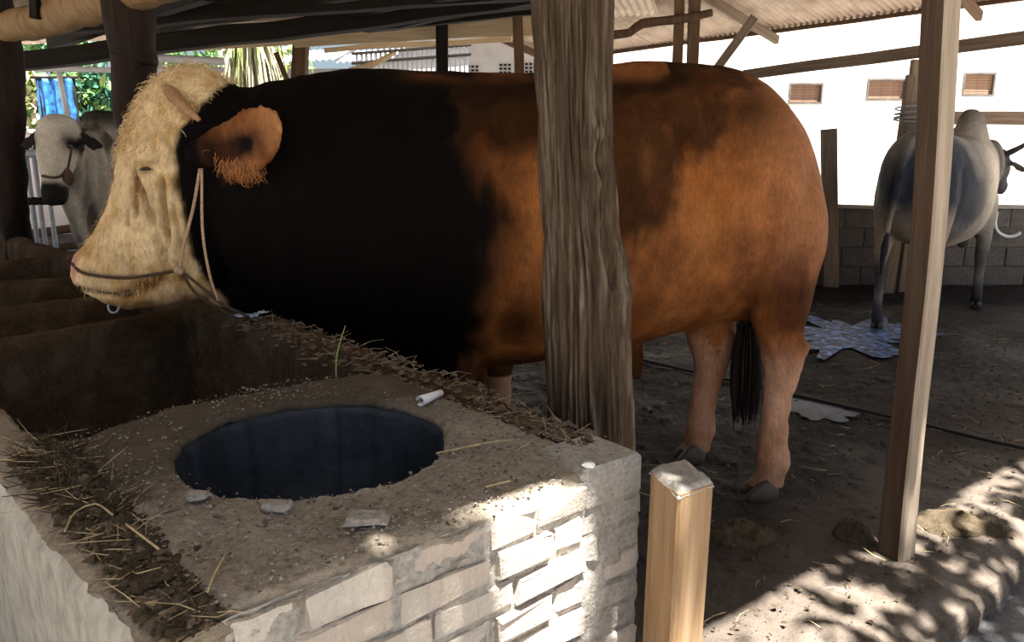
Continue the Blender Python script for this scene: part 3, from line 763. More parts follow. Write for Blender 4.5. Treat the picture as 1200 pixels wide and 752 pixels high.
def dense(prof, k=4):
    P = np.array(prof, float); o = []
    for a, b in zip(P[:-1], P[1:]):
        for i in range(k): o.append(a + (b - a) * i / k)
    o.append(P[-1]); return o
LP = [(.205, 1.562), (.08, 1.705), (-.091, 1.962), (-.332, 2.224), (-.608, 2.535), (-.863, 2.812), (-1.078, 3.0), (-1.45, 3.42), (-2.3, 4.386), (-3.0, 5.05), (-4.1, 6.2)]
V, F = sweep(LP, dense([(0, -.03), (0, .35), (0, .655), (.018, .695), (.055, .708), (.095, .700), (.118, .672), (.122, .45), (.122, .16)], 3), .02, .014, 9, 91)
mk('ledge_wall', V, F, M['ledge'], mang, True)
OP = [(-.45, .850), (-.672, 1.062), (-.969, 1.357), (-1.75, 2.145), (-3.6, 4.0), (-4.6, 5.0)]
V, F = sweep(OP, dense([(-.012, .668), (.002, .645), (-.003, .30), (-.016, -.13)], 6), .03, .005, 4, 95); tag(mk('outer_face', V, F, M['plaster'], mang, True), 'smooth beige plaster face')
V, F = sweep(OP, dense([(-.03, .15), (-.03, .63), (-.006, .672), (-.05, .688), (-.10, .684), (-.118, .66), (-.125, .4), (-.125, .15)], 3), .02, .014, 11, 98); mk('outer_wall', V, F, M['slab'], mang, True)
for (a, b, s) in (((-1.43, 3.24), (-1.98, 2.42), 1), ((-1.80, 3.70), (-2.36, 2.98), 2), ((-2.28, 4.20), (-2.98, 3.62), 3), ((-2.95, 4.90), (-3.66, 4.30), 4)):
    V, F = sweep([a, b], dense([(.055, .16), (.052, .61), (.035, .645), (0, .655), (-.035, .645), (-.052, .61), (-.055, .16)], 3), .03, .012, 9, 100 + s)
    mk('partition_wall', V, F, M['ledge'], mang, True)
quad = [(-.75, 1.6), (-.3, 2.1), (-4.0, 6.0), (-4.5, 5.1)]
gx, gy, gf = grid(np.linspace(0, 1, 60), np.linspace(0, 1, 20))
Q4 = np.array(quad); Pq = (Q4[0] * ((1 - gx) * (1 - gy))[:, None] + Q4[1] * ((1 - gx) * gy)[:, None] + Q4[2] * (gx * gy)[:, None] + Q4[3] * (gx * (1 - gy))[:, None])
P3 = np.stack([Pq[:, 0], Pq[:, 1], gx * 0], 1); P3[:, 2] = .22 + .03 * fbm(P3, 5, 3, 111)
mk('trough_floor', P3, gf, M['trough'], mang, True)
# timber stub post at the pier
mb = MB(); c4 = np.array([(.301, 1.288), (.378, 1.338), (.348, 1.452), (.268, 1.402)])
n = 26; V = []; F = []
for k in range(n + 1):
    z = -.125 + .822 * k / n
    cc = c4.mean(0); sh = 1.0
    for i in range(4):
        p, nx_, pv = c4[i], c4[(i + 1) % 4], c4[i - 1]
        for w_ in (pv, nx_):
            d = (w_ - p) / np.linalg.norm(w_ - p); V.append((*(p + d * .006), z))
V = np.array(V); V[:, :2] += .0025 * np.stack([noise(V * [14, 14, 3], 1, 5), noise(V * [14, 14, 3], 1, 6)], 1)
for k in range(n):
    for i in range(8):
        j = (i + 1) % 8; F.append((k * 8 + i, k * 8 + j, k * 8 + 8 + j, k * 8 + 8 + i))
F += [tuple(range(n * 8, n * 8 + 8))]
stub = tag(mk('stub_post', V, F, M['wood_post']), 'short squared tan timber stub against the right end of the trough', 'post')
# mortar cap on the stub
g = 24; gx, gy, gf = grid(np.linspace(0, 1, g), np.linspace(0, 1, g))
Pq = c4[0] * ((1 - gx) * (1 - gy))[:, None] + c4[1] * (gx * (1 - gy))[:, None] + c4[2] * (gx * gy)[:, None] + c4[3] * ((1 - gx) * gy)[:, None]
Pq = Pq + (Pq - c4.mean(0)) * .03
P3 = np.stack([Pq[:, 0], Pq[:, 1], gx * 0], 1)
rim = np.minimum.reduce([gx, 1 - gx, gy, 1 - gy])
P3[:, 2] = .706 + .006 * fbm(P3, 30, 2, 5) - .014 * np.exp(-(rim / .05) ** 2)
mk('mortar_cap', P3, gf, M['mortar'], stub, True)

# ------------------------------------------------------------------ loose litter (nobody could count it)
OCT = np.array([(1, 0, 0), (-1, 0, 0), (0, 1, 0), (0, -1, 0), (0, 0, 1), (0, 0, -1)], float)
OCF = [(0, 2, 4), (2, 1, 4), (1, 3, 4), (3, 0, 4), (2, 0, 5), (1, 2, 5), (3, 1, 5), (0, 3, 5)]
def clumps(name, pts, smin, smax, m, parent=None, flat=.6, seed=1, kind='stuff'):
    r = np.random.default_rng(seed); n = len(pts); s = smin + (smax - smin) * r.random(n) ** 2.5
    B = OCT[None] * (1 + .5 * r.normal(0, .5, (n, 6, 1))) + r.normal(0, .18, (n, 6, 3))
    a = r.random(n) * 6.28; ca, sa = np.cos(a), np.sin(a)
    B = B * s[:, None, None]; B[..., 2] *= flat
    X = B[..., 0] * ca[:, None] - B[..., 1] * sa[:, None]; Y = B[..., 0] * sa[:, None] + B[..., 1] * ca[:, None]
    V = np.stack([X, Y, B[..., 2]], -1) + np.asarray(pts)[:, None, :]
    F = (np.array(OCF)[None] + (np.arange(n) * 6)[:, None, None]).reshape(-1, 3)
    return tag(mk(name, V.reshape(-1, 3), F, m, parent), kind=kind)
def straws(name, pts, lmin, lmax, rad, m, parent=None, seed=1, tilt=.25):
    r = np.random.default_rng(seed); V = []; F = []
    for p in pts:
        L = r.uniform(lmin, lmax); a = r.random() * 6.28; t = r.normal(0, tilt); b = r.normal(0, .5)
        d = np.array([math.cos(a) * math.cos(t), math.sin(a) * math.cos(t), abs(math.sin(t))])
        sd = np.array([-math.sin(a), math.cos(a), 0]); n0 = len(V)
        for k in range(3):
            c = np.array(p) + d * L * (k / 2) + sd * b * L * .25 * (k == 1)
            w = rad * (1 - .3 * k)
            V += [c + sd * w, c - sd * w * .6 + np.array([0, 0, w]), c - sd * w * .6 - np.array([0, 0, w])]
        for k in range(2):
            for i in range(3):
                j = (i + 1) % 3; F.append((n0 + k * 3 + i, n0 + k * 3 + j, n0 + k * 3 + 3 + j, n0 + k * 3 + 3 + i))
    return tag(mk(name, V, F, m, parent), kind='stuff')
def inpoly(p, pg):
    x, y = p; c = False; j = len(pg) - 1
    for i in range(len(pg)):
        if (pg[i][1] > y) != (pg[j][1] > y) and x < (pg[j][0] - pg[i][0]) * (y - pg[i][1]) / (pg[j][1] - pg[i][1]) + pg[i][0]: c = not c
        j = i
    return c
r_ = np.random.default_rng(3)
pt = []
while len(pt) < 2600:
    p = (r_.uniform(-1, .25), r_.uniform(.9, 2.1))
    if inpoly(p, poly) and math.hypot(p[0] - HC[0], p[1] - HC[1]) > HR + .01: pt.append((*p, .703 + .006 * r_.random()))
clumps('grit', pt, .001, .0042, M['mortar'], seed=4)
pt2 = [p for p in pt if r_.random() < .5]; clumps('grit', [(p[0] + .02, p[1] + .01, p[2]) for p in pt2], .001, .005, M['dirt'], seed=9)
# dung and straw heap along the joint between slab and outer wall
crack = np.array([(-.375, .925), (-.60, 1.16), (-.80, 1.37), (-.94, 1.51)])
def along(t):
    d = np.linspace(0, 1, len(crack)); return np.array([np.interp(t, d, crack[:, 0]), np.interp(t, d, crack[:, 1])])
pt = []; ps = []
for _ in range(2600):
    t = r_.random() ** .8; c = along(t); w = min(.035, max(-.088, r_.normal(-.035, .035))); h = max(0, 1 - abs((w + .03) / .07)) * (.015 + .035 * sstep(.35, .85, t)) * r_.random()
    pt.append((c[0] + .709 * w, c[1] + .706 * w, .688 + h))
clumps('dung_litter', pt[:1500], .004, .017, M['dung'], seed=5)
clumps('dirt_litter', pt[1500:], .003, .012, M['dirt'], seed=6)
straws('straw_litter', pt[:170], .03, .09, .0010, M['straw'], seed=7)
straws('straw_litter', [p for p in pt[600:1500] if p[1] > 1.2], .02, .07, .0016, M['dung'], seed=8, tilt=.5)
# ledge dirt
lp = np.array(LP); pt = []
for _ in range(1800):
    t = r_.random() * 5.2; i = int(t); c = lp[i] * (1 - t + i) + lp[i + 1] * (t - i); w = abs(r_.normal(.08, .05))
    pt.append((c[0] - .72 * w, c[1] - .69 * w, .705 - .012 * (w > .1)))
clumps('dirt_litter', pt, .002, .012, M['dirt'], seed=12); straws('straw_litter', pt[:140], .02, .08, .001, M['straw'], seed=13)
# litter on the barn floor
pt = [];
for _ in range(5200):
    e, q = r_.uniform(.9, 6.5), .80 + abs(r_.normal(0, 1.6)); p = eq(e, q)
    if p.y < 7.4: pt.append((p.x, p.y, .0))
clumps('dirt_litter', pt, .002, .011, M['dung'], seed=15, flat=.5); clumps('dirt_litter', [(p[0] + .1, p[1] + .03, 0) for p in pt[:1800]], .002, .007, M['dirt'], seed=16)
straws('straw_litter', [(p[0], p[1], .006) for p in pt[:420]], .02, .10, .0014, M['straw'], seed=17, tilt=.06)
def mound(name, c, rx, ry, h, lab, m, seed):
    gx, gy, gf = grid(np.linspace(-1, 1, 40), np.linspace(-1, 1, 40)); rr = np.sqrt(gx ** 2 + gy ** 2)
    P = np.stack([c[0] + gx * rx, c[1] + gy * ry, gx * 0], 1)
    P[:, 2] = h * np.clip(1 - rr ** 2, 0, 1) * (1 + 1.3 * fbm(P, 14, 3, seed)) + .012 * fbm(P, 55, 2, seed) * (rr < 1) - .012 * (rr >= .98)
    return tag(mk(name, P, gf, m, None, True), lab, 'dung')
mound('dung_pat', (1.60, 2.56), .17, .09, .018, 'broad crumbled dung heap in the sun right of the square post', M['dung'], 3)
mound('dung_pat', (.80, 2.46), .12, .08, .035, 'dark green dung heap on the shaded floor below the near hind hoof', M['dung'], 4)
mound('dung_pat', (1.19, 2.46), .07, .06, .05, 'small dark dung lump at the foot of the square post', M['dung'], 5)

def strand(name, pts, rad, m, lab, cat): return tag(pole(name, pts, rad, m, None, 6, 0, .02), lab, cat)
T7 = lambda px, py, z=.715: Vector(((lambda r, t: (r[0] * t, r[1] * t, z))(*(lambda r: (r, (z - 1.3) / r[2]))(((px - 600) / 900, _c - _s * (py - 376) / 900, -_s - _c * (py - 376) / 900)))))
strand('straw_stalk', [T7(511, 531), T7(545, 524), T7(575, 518), T7(601, 515)], .0022, M['straw'], 'long pale straw stalk pointing away from the right rim of the basin', 'straw')
strand('straw_stalk', [T7(569, 570), T7(598, 563)], .0018, M['straw'], 'short pale straw stalk near the front edge of the slab', 'straw')
strand('straw_stalk', [T7(243, 693), T7(252, 670), T7(266, 646)], .0018, M['straw'], 'bent straw stalk near the front left corner of the slab', 'straw')
strand('straw_stalk', [T7(76, 622), T7(88, 600), T7(112, 590), T7(132, 603)], .0018, M['straw'], 'kinked straw stalk lying on the dung heap', 'straw')
strand('straw_stalk', [T7(148, 614), T7(186, 643)], .0020, M['straw'], 'straight straw stalk lying along the crack by the dung heap', 'straw')
strand('straw_stalk', [T7(604, 528), T7(622, 518)], .0016, M['straw'], 'short straw stalk beyond the tip of the long stalk', 'straw')
strand('grass_blade', [T7(394, 443, .70), T7(395, 443, .70) + Vector((0, 0, .05)), T7(396, 443, .70) + Vector((.01, 0, .10)), T7(396, 443, .7) + Vector((.025, .01, .145))], [.0025, .002, .0015, .0006], M['leaf_y'], 'thin green grass blade standing on the far edge of the slab', 'grass')
def paper_tube():
    a, b = T7(492, 470, .722), T7(517, 460, .722); M4, L = frame_from(a, b); v = []; f = []
    for k, (z, r) in enumerate(((0, .013), (L * .5, .0105), (L, .008))):
        for i in range(16):
            t = 2 * math.pi * i / 16 * .93; v.append(M4 @ Vector((r * math.cos(t), r * math.sin(t), z)))
    for k in range(2):
        for i in range(15): f.append((k * 16 + i, k * 16 + i + 1, k * 16 + 17 + i, k * 16 + 16 + i))
    o = tag(mk('paper_tube', v, f, M['paper'], None, True), 'small rolled white paper tube lying behind the basin', 'paper')
    md = o.modifiers.new('s', 'SOLIDIFY'); md.thickness = .0015
paper_tube()
def scrap(c, sx, sy, m, lab, seed, z=.716):
    gx, gy, gf = grid(np.linspace(-1, 1, 9), np.linspace(-1, 1, 6)); P = np.stack([c.x + gx * sx + .2 * sx * gy, c.y + gy * sy, gx * 0], 1)
    P[:, 2] = z + .010 * fbm(P, 60, 2, seed) + .006; P[:, :2] += .006 * np.stack([fbm(P, 50, 2, seed + 1), fbm(P, 50, 2, seed + 2)], 1)
    o = tag(mk('plastic_scrap', P, gf, m, None, True), lab, 'litter'); md = o.modifiers.new('s', 'SOLIDIFY'); md.thickness = .001
scrap(T7(288, 371), .045, .022, M['paper_blue'], 'pale blue plastic scrap on the ledge below the bull halter', 4)
scrap(T7(309, 368), .016, .014, M['paper'], 'tiny white paper scrap right of the blue plastic scrap', 6)
for k, (px_, py_, lab) in enumerate(((690, 545, 'white flake of plaster at the corner of pier and slab'), (428, 607, 'flat grey mortar flake near the middle of the slab front'), (325, 592, 'pale mortar flake at the near rim of the basin'), (232, 580, 'small pale mortar flake at the left end of the near basin rim'))):
    c = T7(px_, py_, .712); r2 = random.Random(k); sz = (.012, .032, .024, .02)[k]
    v, f = chamfer_box(sz * 2, sz * 1.3, .012, .004); v = np.array(v) + np.random.default_rng(k).normal(0, sz * .12, v.shape if hasattr(v,"shape") else (32, 3)) * [1, 1, .3]
    o = mk('mortar_flake', np.array(v) + [c.x, c.y, .706], f, M['mortar'] if k else M['paper']); tag(o, lab, 'flake')

# ------------------------------------------------------------------ animals
def ring_x(x, zt, zb, hw, yc, slope=0.0):
    return ((x, yc, (zt + zb) / 2), (0, hw, 0), (slope * (zt - zb) / 2, 0, (zt - zb) / 2))
def leg_rings(rows):
    """(x, y, z, rx, ry) from the top down"""
    return [((x, y, z), (rx, 0, 0), (0, ry, 0)) for x, y, z, rx, ry in rows]
def hoof(par, c, ang, s, m):
    """two claws of a cloven hoof; toe along +x turned by ang"""
    mb = MB(); ca, sa = math.cos(ang), math.sin(ang)
    for sd in (-1, 1):
        rg = []
        for x, z, a, b in ((-.045, .035, .012, .020), (-.03, .040, .024, .036), (.0, .046, .027, .046), (.03, .036, .026, .038), (.055, .022, .020, .022), (.072, .012, .008, .010)):
            cx, cy = x * s, sd * .030 * s + sd * .004
            rg.append(((c[0] + cx * ca - cy * sa, c[1] + cx * sa + cy * ca, c[2] + z * s), (-sa * a * s, ca * a * s, 0), (0, 0, b * s)))
        v, f = loft(rg, 14, 2, 2.4); mb.add(v, f)
    v = np.array(mb.v); v[:, 2] = np.maximum(v[:, 2], c[2] + .001); mb.v = v.tolist()
    return mb.build('hoof', m, par, True)
def gauss(V, c, r, sc=(1, 1, 1)):
    d = (V - np.array(c)) * np.array(sc); return np.exp(-(d ** 2).sum(1) / r ** 2)
def ridge(V, a, b, w, ys=None):
    """falloff around a segment in x-z, on the camera side when ys is given"""
    a = np.array(a); b = np.array(b); p = V[:, [0, 2]]; t = np.clip(((p - a) @ (b - a)) / ((b - a) @ (b - a)), 0, 1)
    d = np.linalg.norm(p - a - t[:, None] * (b - a), axis=1); g = np.exp(-(d / w) ** 2)
    return g * (V[:, 1] < ys) if ys is not None else g

BY = 3.0
_cb = [at(*q) for q in ((268, 90, 2.86), (262, 100, 2.80), (236, 130, 2.76), (217, 150, 2.74), (209, 178, 2.735), (210, 210, 2.735), (216, 245, 2.74), (224, 295, 2.76), (244, 330, 2.82), (266, 366, 2.86))]
CZ = np.array(sorted([(q.x, q.z) for q in _cb], key=lambda q: q[1]))
def build_bull():
    mb = MB()
    body = [(1.165, 1.17, .90, .06), (1.145, 1.27, .80, .14), (1.09, 1.385, .72, .22), (1.02, 1.475, .68, .28), (.93, 1.56, .66, .32), (.80, 1.612, .645, .335), (.62, 1.63, .60, .36),
            (.45, 1.632, .555, .395), (.25, 1.61, .52, .415), (.05, 1.592, .49, .42), (-.15, 1.595, .46, .405), (-.33, 1.602, .445, .385), (-.48, 1.608, .47, .35),
            (-.62, 1.602, .55, .31), (-.76, 1.578, .63, .275), (-.90, 1.545, .73, .24), (-1.02, 1.53, .84, .20), (-1.12, 1.53, .98, .14)]
    mb.add(*loft([ring_x(x, a, b, w, BY - (.0 if x > -.5 else .12 * min(1, (-.5 - x) / .5))) for x, a, b, w in body], 40, 3, 2.25))
    HY = 2.88
    head = [((-1.11, 1.605), (-.99, 1.53), .07), ((-1.20, 1.60), (-.97, 1.46), .125), ((-1.283, 1.541), (-.97, 1.38), .16), ((-1.354, 1.451), (-.98, 1.27), .178), ((-1.41, 1.34), (-1.0, 1.12), .175),
            ((-1.452, 1.21), (-1.03, .98), .158), ((-1.505, 1.09), (-1.07, .86), .138), ((-1.578, .99), (-1.15, .775), .122), ((-1.635, .93), (-1.26, .745), .122),
            ((-1.65, .875), (-1.36, .735), .122), ((-1.636, .83), (-1.44, .735), .105), ((-1.585, .79), (-1.49, .745), .065)]
    rg = []
    for (fx, fz), (bx, bz), w in head:
        c = ((fx + bx) / 2, HY, (fz + bz) / 2); rg.append((c, (0, w, 0), ((fx - bx) / 2, 0, (fz - bz) / 2)))
    mb.add(*loft(rg, 32, 3, 2.2))
    # dewlap from chin to brisket
    dl = [((-1.22, .95), (-1.16, .72), .05), ((-1.12, 1.0), (-1.06, .70), .06), ((-.98, 1.0), (-.92, .60), .07), ((-.75, .95), (-.70, .47), .09), ((-.5, .9), (-.46, .40), .12), ((-.3, .8), (-.28, .385), .14), ((-.12, .7), (-.10, .41), .12)]
    rg = [(((a[0] + b[0]) / 2, BY - .07, (a[1] + b[1]) / 2), (0, w, 0), ((a[0] - b[0]) / 2, 0, (a[1] - b[1]) / 2)) for a, b, w in dl]
    mb.add(*loft(rg, 24, 3, 2))
    # hind legs
    nh = [(.90, 2.95, 1.44, .05, .04), (.92, 2.92, 1.35, .12, .10), (.94, 2.885, 1.22, .175, .155), (.955, 2.84, 1.02, .185, .165), (.965, 2.81, .86, .150, .135), (.98, 2.78, .74, .112, .10), (.985, 2.765, .65, .088, .075), (1.005, 2.76, .575, .080, .062), (1.012, 2.76, .50, .066, .054),
          (1.0, 2.76, .41, .055, .048), (.995, 2.76, .28, .052, .047), (.998, 2.76, .19, .056, .052), (1.0, 2.76, .145, .062, .058), (.988, 2.755, .10, .055, .054), (.975, 2.755, .055, .066, .064)]
    mb.add(*loft(leg_rings(nh), 22, 3))
    fh = [(.88, 3.06, 1.44, .05, .04), (.89, 3.12, 1.35, .12, .09), (.90, 3.17, 1.22, .18, .14), (.88, 3.18, 1.0, .20, .16), (.85, 3.17, .82, .155, .13), (.825, 3.15, .68, .115, .10), (.825, 3.13, .57, .105, .085), (.838, 3.12, .49, .088, .065),
          (.832, 3.12, .40, .066, .054), (.815, 3.12, .28, .056, .048), (.808, 3.12, .18, .058, .052), (.81, 3.12, .13, .064, .058), (.80, 3.115, .09, .056, .054), (.785, 3.11, .05, .066, .064)]
    mb.add(*loft(leg_rings(fh), 22, 3))
    for dx, y, s in ((-.20, 2.78, -1), (-.05, 3.22, 1)):
        fr = [(dx - .08, BY + s * .24, 1.05, .20, .14), (dx - .05, BY + s * .25, .82, .17, .13), (dx, y, .66, .12, .10), (dx, y, .54, .085, .08), (dx - .01, y, .42, .074, .066), (dx - .01, y, .34, .060, .054), (dx - .005, y, .22, .052, .048),
              (dx, y, .15, .062, .058), (dx - .01, y, .10, .056, .055), (dx - .02, y, .05, .068, .066)]
        mb.add(*loft(leg_rings(fr), 20, 3))
    # sheath, tail head and tail
    mb.add(*loft([((.42, BY, .60), (.10, 0, 0), (0, .06, 0)), ((.46, BY, .52), (.07, 0, 0), (0, .05, 0)), ((.49, BY, .45), (.042, 0, 0), (0, .036, 0)), ((.50, BY, .40), (.02, 0, 0), (0, .018, 0))], 16, 3))
    v, f = tube([(.96, BY, 1.47), (1.03, BY + .04, 1.37), (1.07, BY + .10, 1.24), (1.09, BY + .13, 1.08), (1.09, BY + .12, .92), (1.07, BY + .08, .80), (1.0, BY + .05, .68), (.955, BY + .05, .58)], [.05, .045, .038, .032, .028, .026, .026, .026], 14, .03)
    mb.add(v, f)
    # near ear (towards the camera, swept back) and far ear
    EB, ET = at(238, 178, 2.66), at(334, 142, 2.48)
    for s in (1, -1):
        er = []
        ax = np.array(ET - EB); L = np.linalg.norm(ax); ax /= L; up = np.array([.18, -.25, .95]); up -= ax * up.dot(ax); up /= np.linalg.norm(up); nn = np.cross(ax, up)
        for t, h, th_, dz, bow in ((-.12, .045, .034, 0, .02), (.06, .062, .028, -.006, .0), (.24, .088, .021, -.016, -.012), (.45, .100, .017, -.018, -.022), (.66, .092, .015, -.008, -.018), (.84, .068, .014, .004, -.004), (.96, .034, .012, .010, .008)):
            c = np.array(EB) + ax * L * t + up * dz + nn * bow
            if s > 0: er.append((tuple(c), tuple(up * h), tuple(nn * th_)))
            else: m_ = np.array([1, -1, 1]); er.append((tuple(c * m_ + [0, 2 * HY, 0]), tuple(up * h * m_), tuple(nn * th_ * m_)))
        mb.add(*loft(er, 18, 3))
    V, F = remesh(mb, .011, 5)
    N = vnormals(V, F); near = V[:, 1] < BY
    d = np.zeros(len(V))
    d += .028 * gauss(V, (-.33, 2.62, 1.02), .27) + .02 * gauss(V, (-.12, 2.62, .78), .16) - .022 * ridge(V, (-.02, .62), (-.10, 1.42), .07, BY)
    d += .022 * gauss(V, (.80, 2.70, 1.50), .10) - .028 * gauss(V, (.72, 2.66, 1.30), .15) + .03 * gauss(V, (1.02, 2.66, 1.05), .20)
    d -= .028 * ridge(V, (.86, .78), (.90, 1.18), .045, BY) + .010 * ridge(V, (.97, .80), (1.04, 1.25), .03, BY)
    d += .02 * gauss(V, (.40, 2.58, 1.05), .28)
    for k in range(6): d += .006 * ridge(V, (.10 + k * .09, .72), (.16 + k * .09, 1.42), .028, BY)
    neck = sstep(-.45, -.7, V[:, 0]) * sstep(-1.2, -1.0, V[:, 0])
    d += neck * .010 * fbm(V * [5, 1, .7], 3, 2, 19)
    leg = V[:, 2] < .62
    d += leg * .006 * fbm(V, 22, 2, 5)
    d += .006 * fbm(V * [1, 1, .6], 9, 3, 6)
    # near hind hock point and tendons
    d += .020 * gauss(V, (1.085, 2.76, .60), .035) + .012 * gauss(V, (.91, 3.12, .56), .035)
    # face: brow, eye socket, cheek folds, nostril, mouth
    hd = V[:, 0] < -1.02; crs = np.zeros(len(V))
    F2 = lambda px, py: tuple(at(px, py, HY - .15))
    ey = F2(176, 198)
    d += hd * (.022 * gauss(V, F2(178, 184), .05) - .018 * gauss(V, ey, .026) + .012 * gauss(V, F2(178, 208), .026))
    for a, b, w, am in ((F2(168, 212), F2(178, 262), .013, .016), (F2(160, 205), F2(160, 250), .012, .013), (F2(193, 212), F2(197, 275), .013, .018), (F2(197, 275), F2(190, 308), .013, .014), (F2(206, 240), F2(212, 290), .012, .010), (F2(150, 222), F2(146, 262), .012, .012), (F2(182, 225), F2(186, 300), .012, .010), (F2(160, 192), F2(190, 190), .010, .010), (F2(185, 150), F2(205, 175), .014, .008), (F2(170, 150), F2(188, 172), .014, .008)):
        a = (a[0], a[2]); b = (b[0], b[2])
        am *= 1.7; w *= 1.15; d -= hd * am * ridge(V, a, b, w, BY); crs = np.maximum(crs, hd * np.clip(am * 38, 0, 1) * ridge(V, a, b, w * .8, BY)); a2 = (a[0] + .028, a[1]); b2 = (b[0] + .028, b[1]); d += hd * am * .75 * ridge(V, a2, b2, w * 1.5, BY)
    d -= hd * .018 * ridge(V, (-1.60, .815), (-1.40, .795), .012, BY) + hd * .014 * ridge(V, (-1.40, .795), (-1.27, .85), .014, BY)
    d -= hd * .03 * gauss(V, (-1.625, HY - .075, .905), .024) - hd * .010 * gauss(V, (-1.60, HY - .09, .90), .05)
    d += hd * .018 * gauss(V, (-1.43, HY - .08, .77), .05) + hd * .012 * gauss(V, (-1.30, HY - .09, .79), .06)
    cream_z = np.interp(V[:, 2], CZ[:, 1], CZ[:, 0])
    cream = sstep(.012, -.016, V[:, 0] - cream_z - .016 * fbm(V, 16, 3, 31)) * (V[:, 0] < -.95)
    curl = cream * (.006 * fbm(V, 30, 2, 33) + .005 * np.abs(fbm(V * [1, 1, .5], 55, 2, 34)))
    V = V + N * (d + curl)[:, None]
    # ---- coat colours, with shade painted into neck, face folds and ear
    n1 = fbm(V, 4.5, 4, 41); n2 = fbm(V * [1, 1, .45], 9, 4, 42); n3 = fbm(V * [1.2, 1.2, .35], 22, 3, 43)
    orange = np.array([.235, .078, .018]); tan = np.array([.33, .135, .044]); blk = np.array([.0026, .0017, .0014]); brown = np.array([.075, .024, .009])
    w = lambda a: np.clip(a, 0, 1)[:, None]
    col = orange + (tan - orange) * w(.35 + .6 * n2) ; col = col + (brown - col) * w(.38 + 1.1 * n1 + .5 * n3) * .75
    rump = sstep(.72, 1.05, V[:, 0]); col = col + (np.array([.33, .15, .08]) - col) * (rump * sstep(.7, 1.0, V[:, 2]) * .55)[:, None]
    # dark fore-quarters and neck, coat blackened further to paint in deep shade
    fx = V[:, 0] + .10 * n1 + .05 * n3 - .10 * np.exp(-((V[:, 2] - 1.0) / .28) ** 2)
    dk = sstep(.0, -.20, fx)
    # dark saddle along the back, running down behind the trunk
    sad = sstep(1.33, 1.52, V[:, 2] + .12 * n1 + .05 * n2) * sstep(1.0, .55, V[:, 0])
    wl = V[:, 2] - (.99 + (V[:, 0] - .42) * 1.07) + .20 * n1 + .11 * n2 + .09 * n3
    sad2 = sstep(-.03, .16, wl) * sstep(.12, .34, V[:, 0] + .1 * n2) * sstep(1.02, .88, V[:, 0]) * (.92 - .35 * np.clip(n3 + .3 * n2, 0, 1))
    sad2 = np.maximum(sad2, sstep(1.22, 1.40, V[:, 2] + .1 * n1 + .06 * n2) * sstep(.35, .1, V[:, 0]) * .96)
    hipd = gauss(V, (.82, 2.72, 1.45), .13, (1, .6, 1)) * .8
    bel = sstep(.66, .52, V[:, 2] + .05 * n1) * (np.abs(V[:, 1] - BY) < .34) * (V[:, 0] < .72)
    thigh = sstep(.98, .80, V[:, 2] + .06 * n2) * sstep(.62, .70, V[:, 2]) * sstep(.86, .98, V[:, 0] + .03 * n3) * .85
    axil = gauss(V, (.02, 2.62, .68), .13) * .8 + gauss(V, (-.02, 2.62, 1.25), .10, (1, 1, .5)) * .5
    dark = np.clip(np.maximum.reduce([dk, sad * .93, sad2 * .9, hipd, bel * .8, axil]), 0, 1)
    thigh = np.maximum(thigh, gauss(V, (1.0, 2.66, .80), .17, (1, .5, 1)) * .95 * np.clip(.75 + n3 + n2, 0, 1)); col = col + (np.array([.028, .008, .005]) - col) * thigh[:, None]
    back = sstep(1.52, 1.60, V[:, 2]) * sstep(-.45, -.2, V[:, 0]) * (V[:, 0] < .55)
    dark = dark * (1 - .75 * back * sstep(-.35, .1, n2))
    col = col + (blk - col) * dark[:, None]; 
    # legs: rusty above, pinkish cream below the hock
    low = sstep(.66, .50, V[:, 2] + .05 * n2) * ((V[:, 0] > .70) | (V[:, 2] < .36)) * (1 - (np.abs(V[:, 1] - BY) < .05))
    pale = np.array([.50, .30, .205]); lc = pale + (np.array([.30, .15, .09]) - pale) * w(.3 + n2 + .6 * n3)
    farleg = (V[:, 1] > 3.0) * (V[:, 0] < .95); 
    col = col + (lc - col) * (low * (.85 - .3 * farleg))[:, None]
    fet = sstep(.22, .05, V[:, 2]); col = col + (np.array([.16, .095, .065]) - col) * (fet * np.clip(.55 + n2, 0, 1))[:, None]
    # cream face with ochre stains
    fc = np.array([.66, .50, .29]); fc2 = np.array([.42, .255, .085]); ff = fc + (fc2 - fc) * w(.22 + 1.5 * fbm(V, 11, 3, 51) + .9 * fbm(V * [1, 1, .4], 40, 2, 52))
    st = gauss(V, F2(170, 215), .035) * .75 + ridge(V, (F2(160, 205)[0], F2(160, 205)[2]), (F2(160, 240)[0], F2(160, 240)[2]), .02) * .8 + ridge(V, (F2(193, 215)[0], F2(193, 215)[2]), (F2(196, 280)[0], F2(196, 280)[2]), .012) * .45 + gauss(V, ey, .026, (1, .4, 1.5)) * 1.0 + ridge(V, (-1.42, .80), (-1.27, .86), .03) * .7 + gauss(V, (-1.33, HY - .1, .83), .05) * .6 + gauss(V, (-1.20, HY - .10, .765), .035) * 1.6 + gauss(V, (-1.20, HY - .12, .86), .025) * 1.3 + sstep(.80, .74, V[:, 2]) * .5
    ff = ff + (np.array([.17, .075, .022]) - ff) * w(st)
    ff = ff + (np.array([.15, .075, .026]) - ff) * w(crs * (.62 + .8 * n3))  # face folds painted darker for their shade, with some dirt
    nose = gauss(V, (-1.64, HY, .87), .06) + gauss(V, (-1.62, HY - .07, .90), .05); ff = ff + (np.array([.58, .30, .22]) - ff) * w(nose * .9)
    ff = ff + (np.array([.03, .015, .01]) - ff) * w(gauss(V, (-1.622, HY - .085, .905), .020) * 1.2 + ridge(V, (-1.58, .812), (-1.40, .793), .007, BY))
    col = col + (ff - col) * cream[:, None]
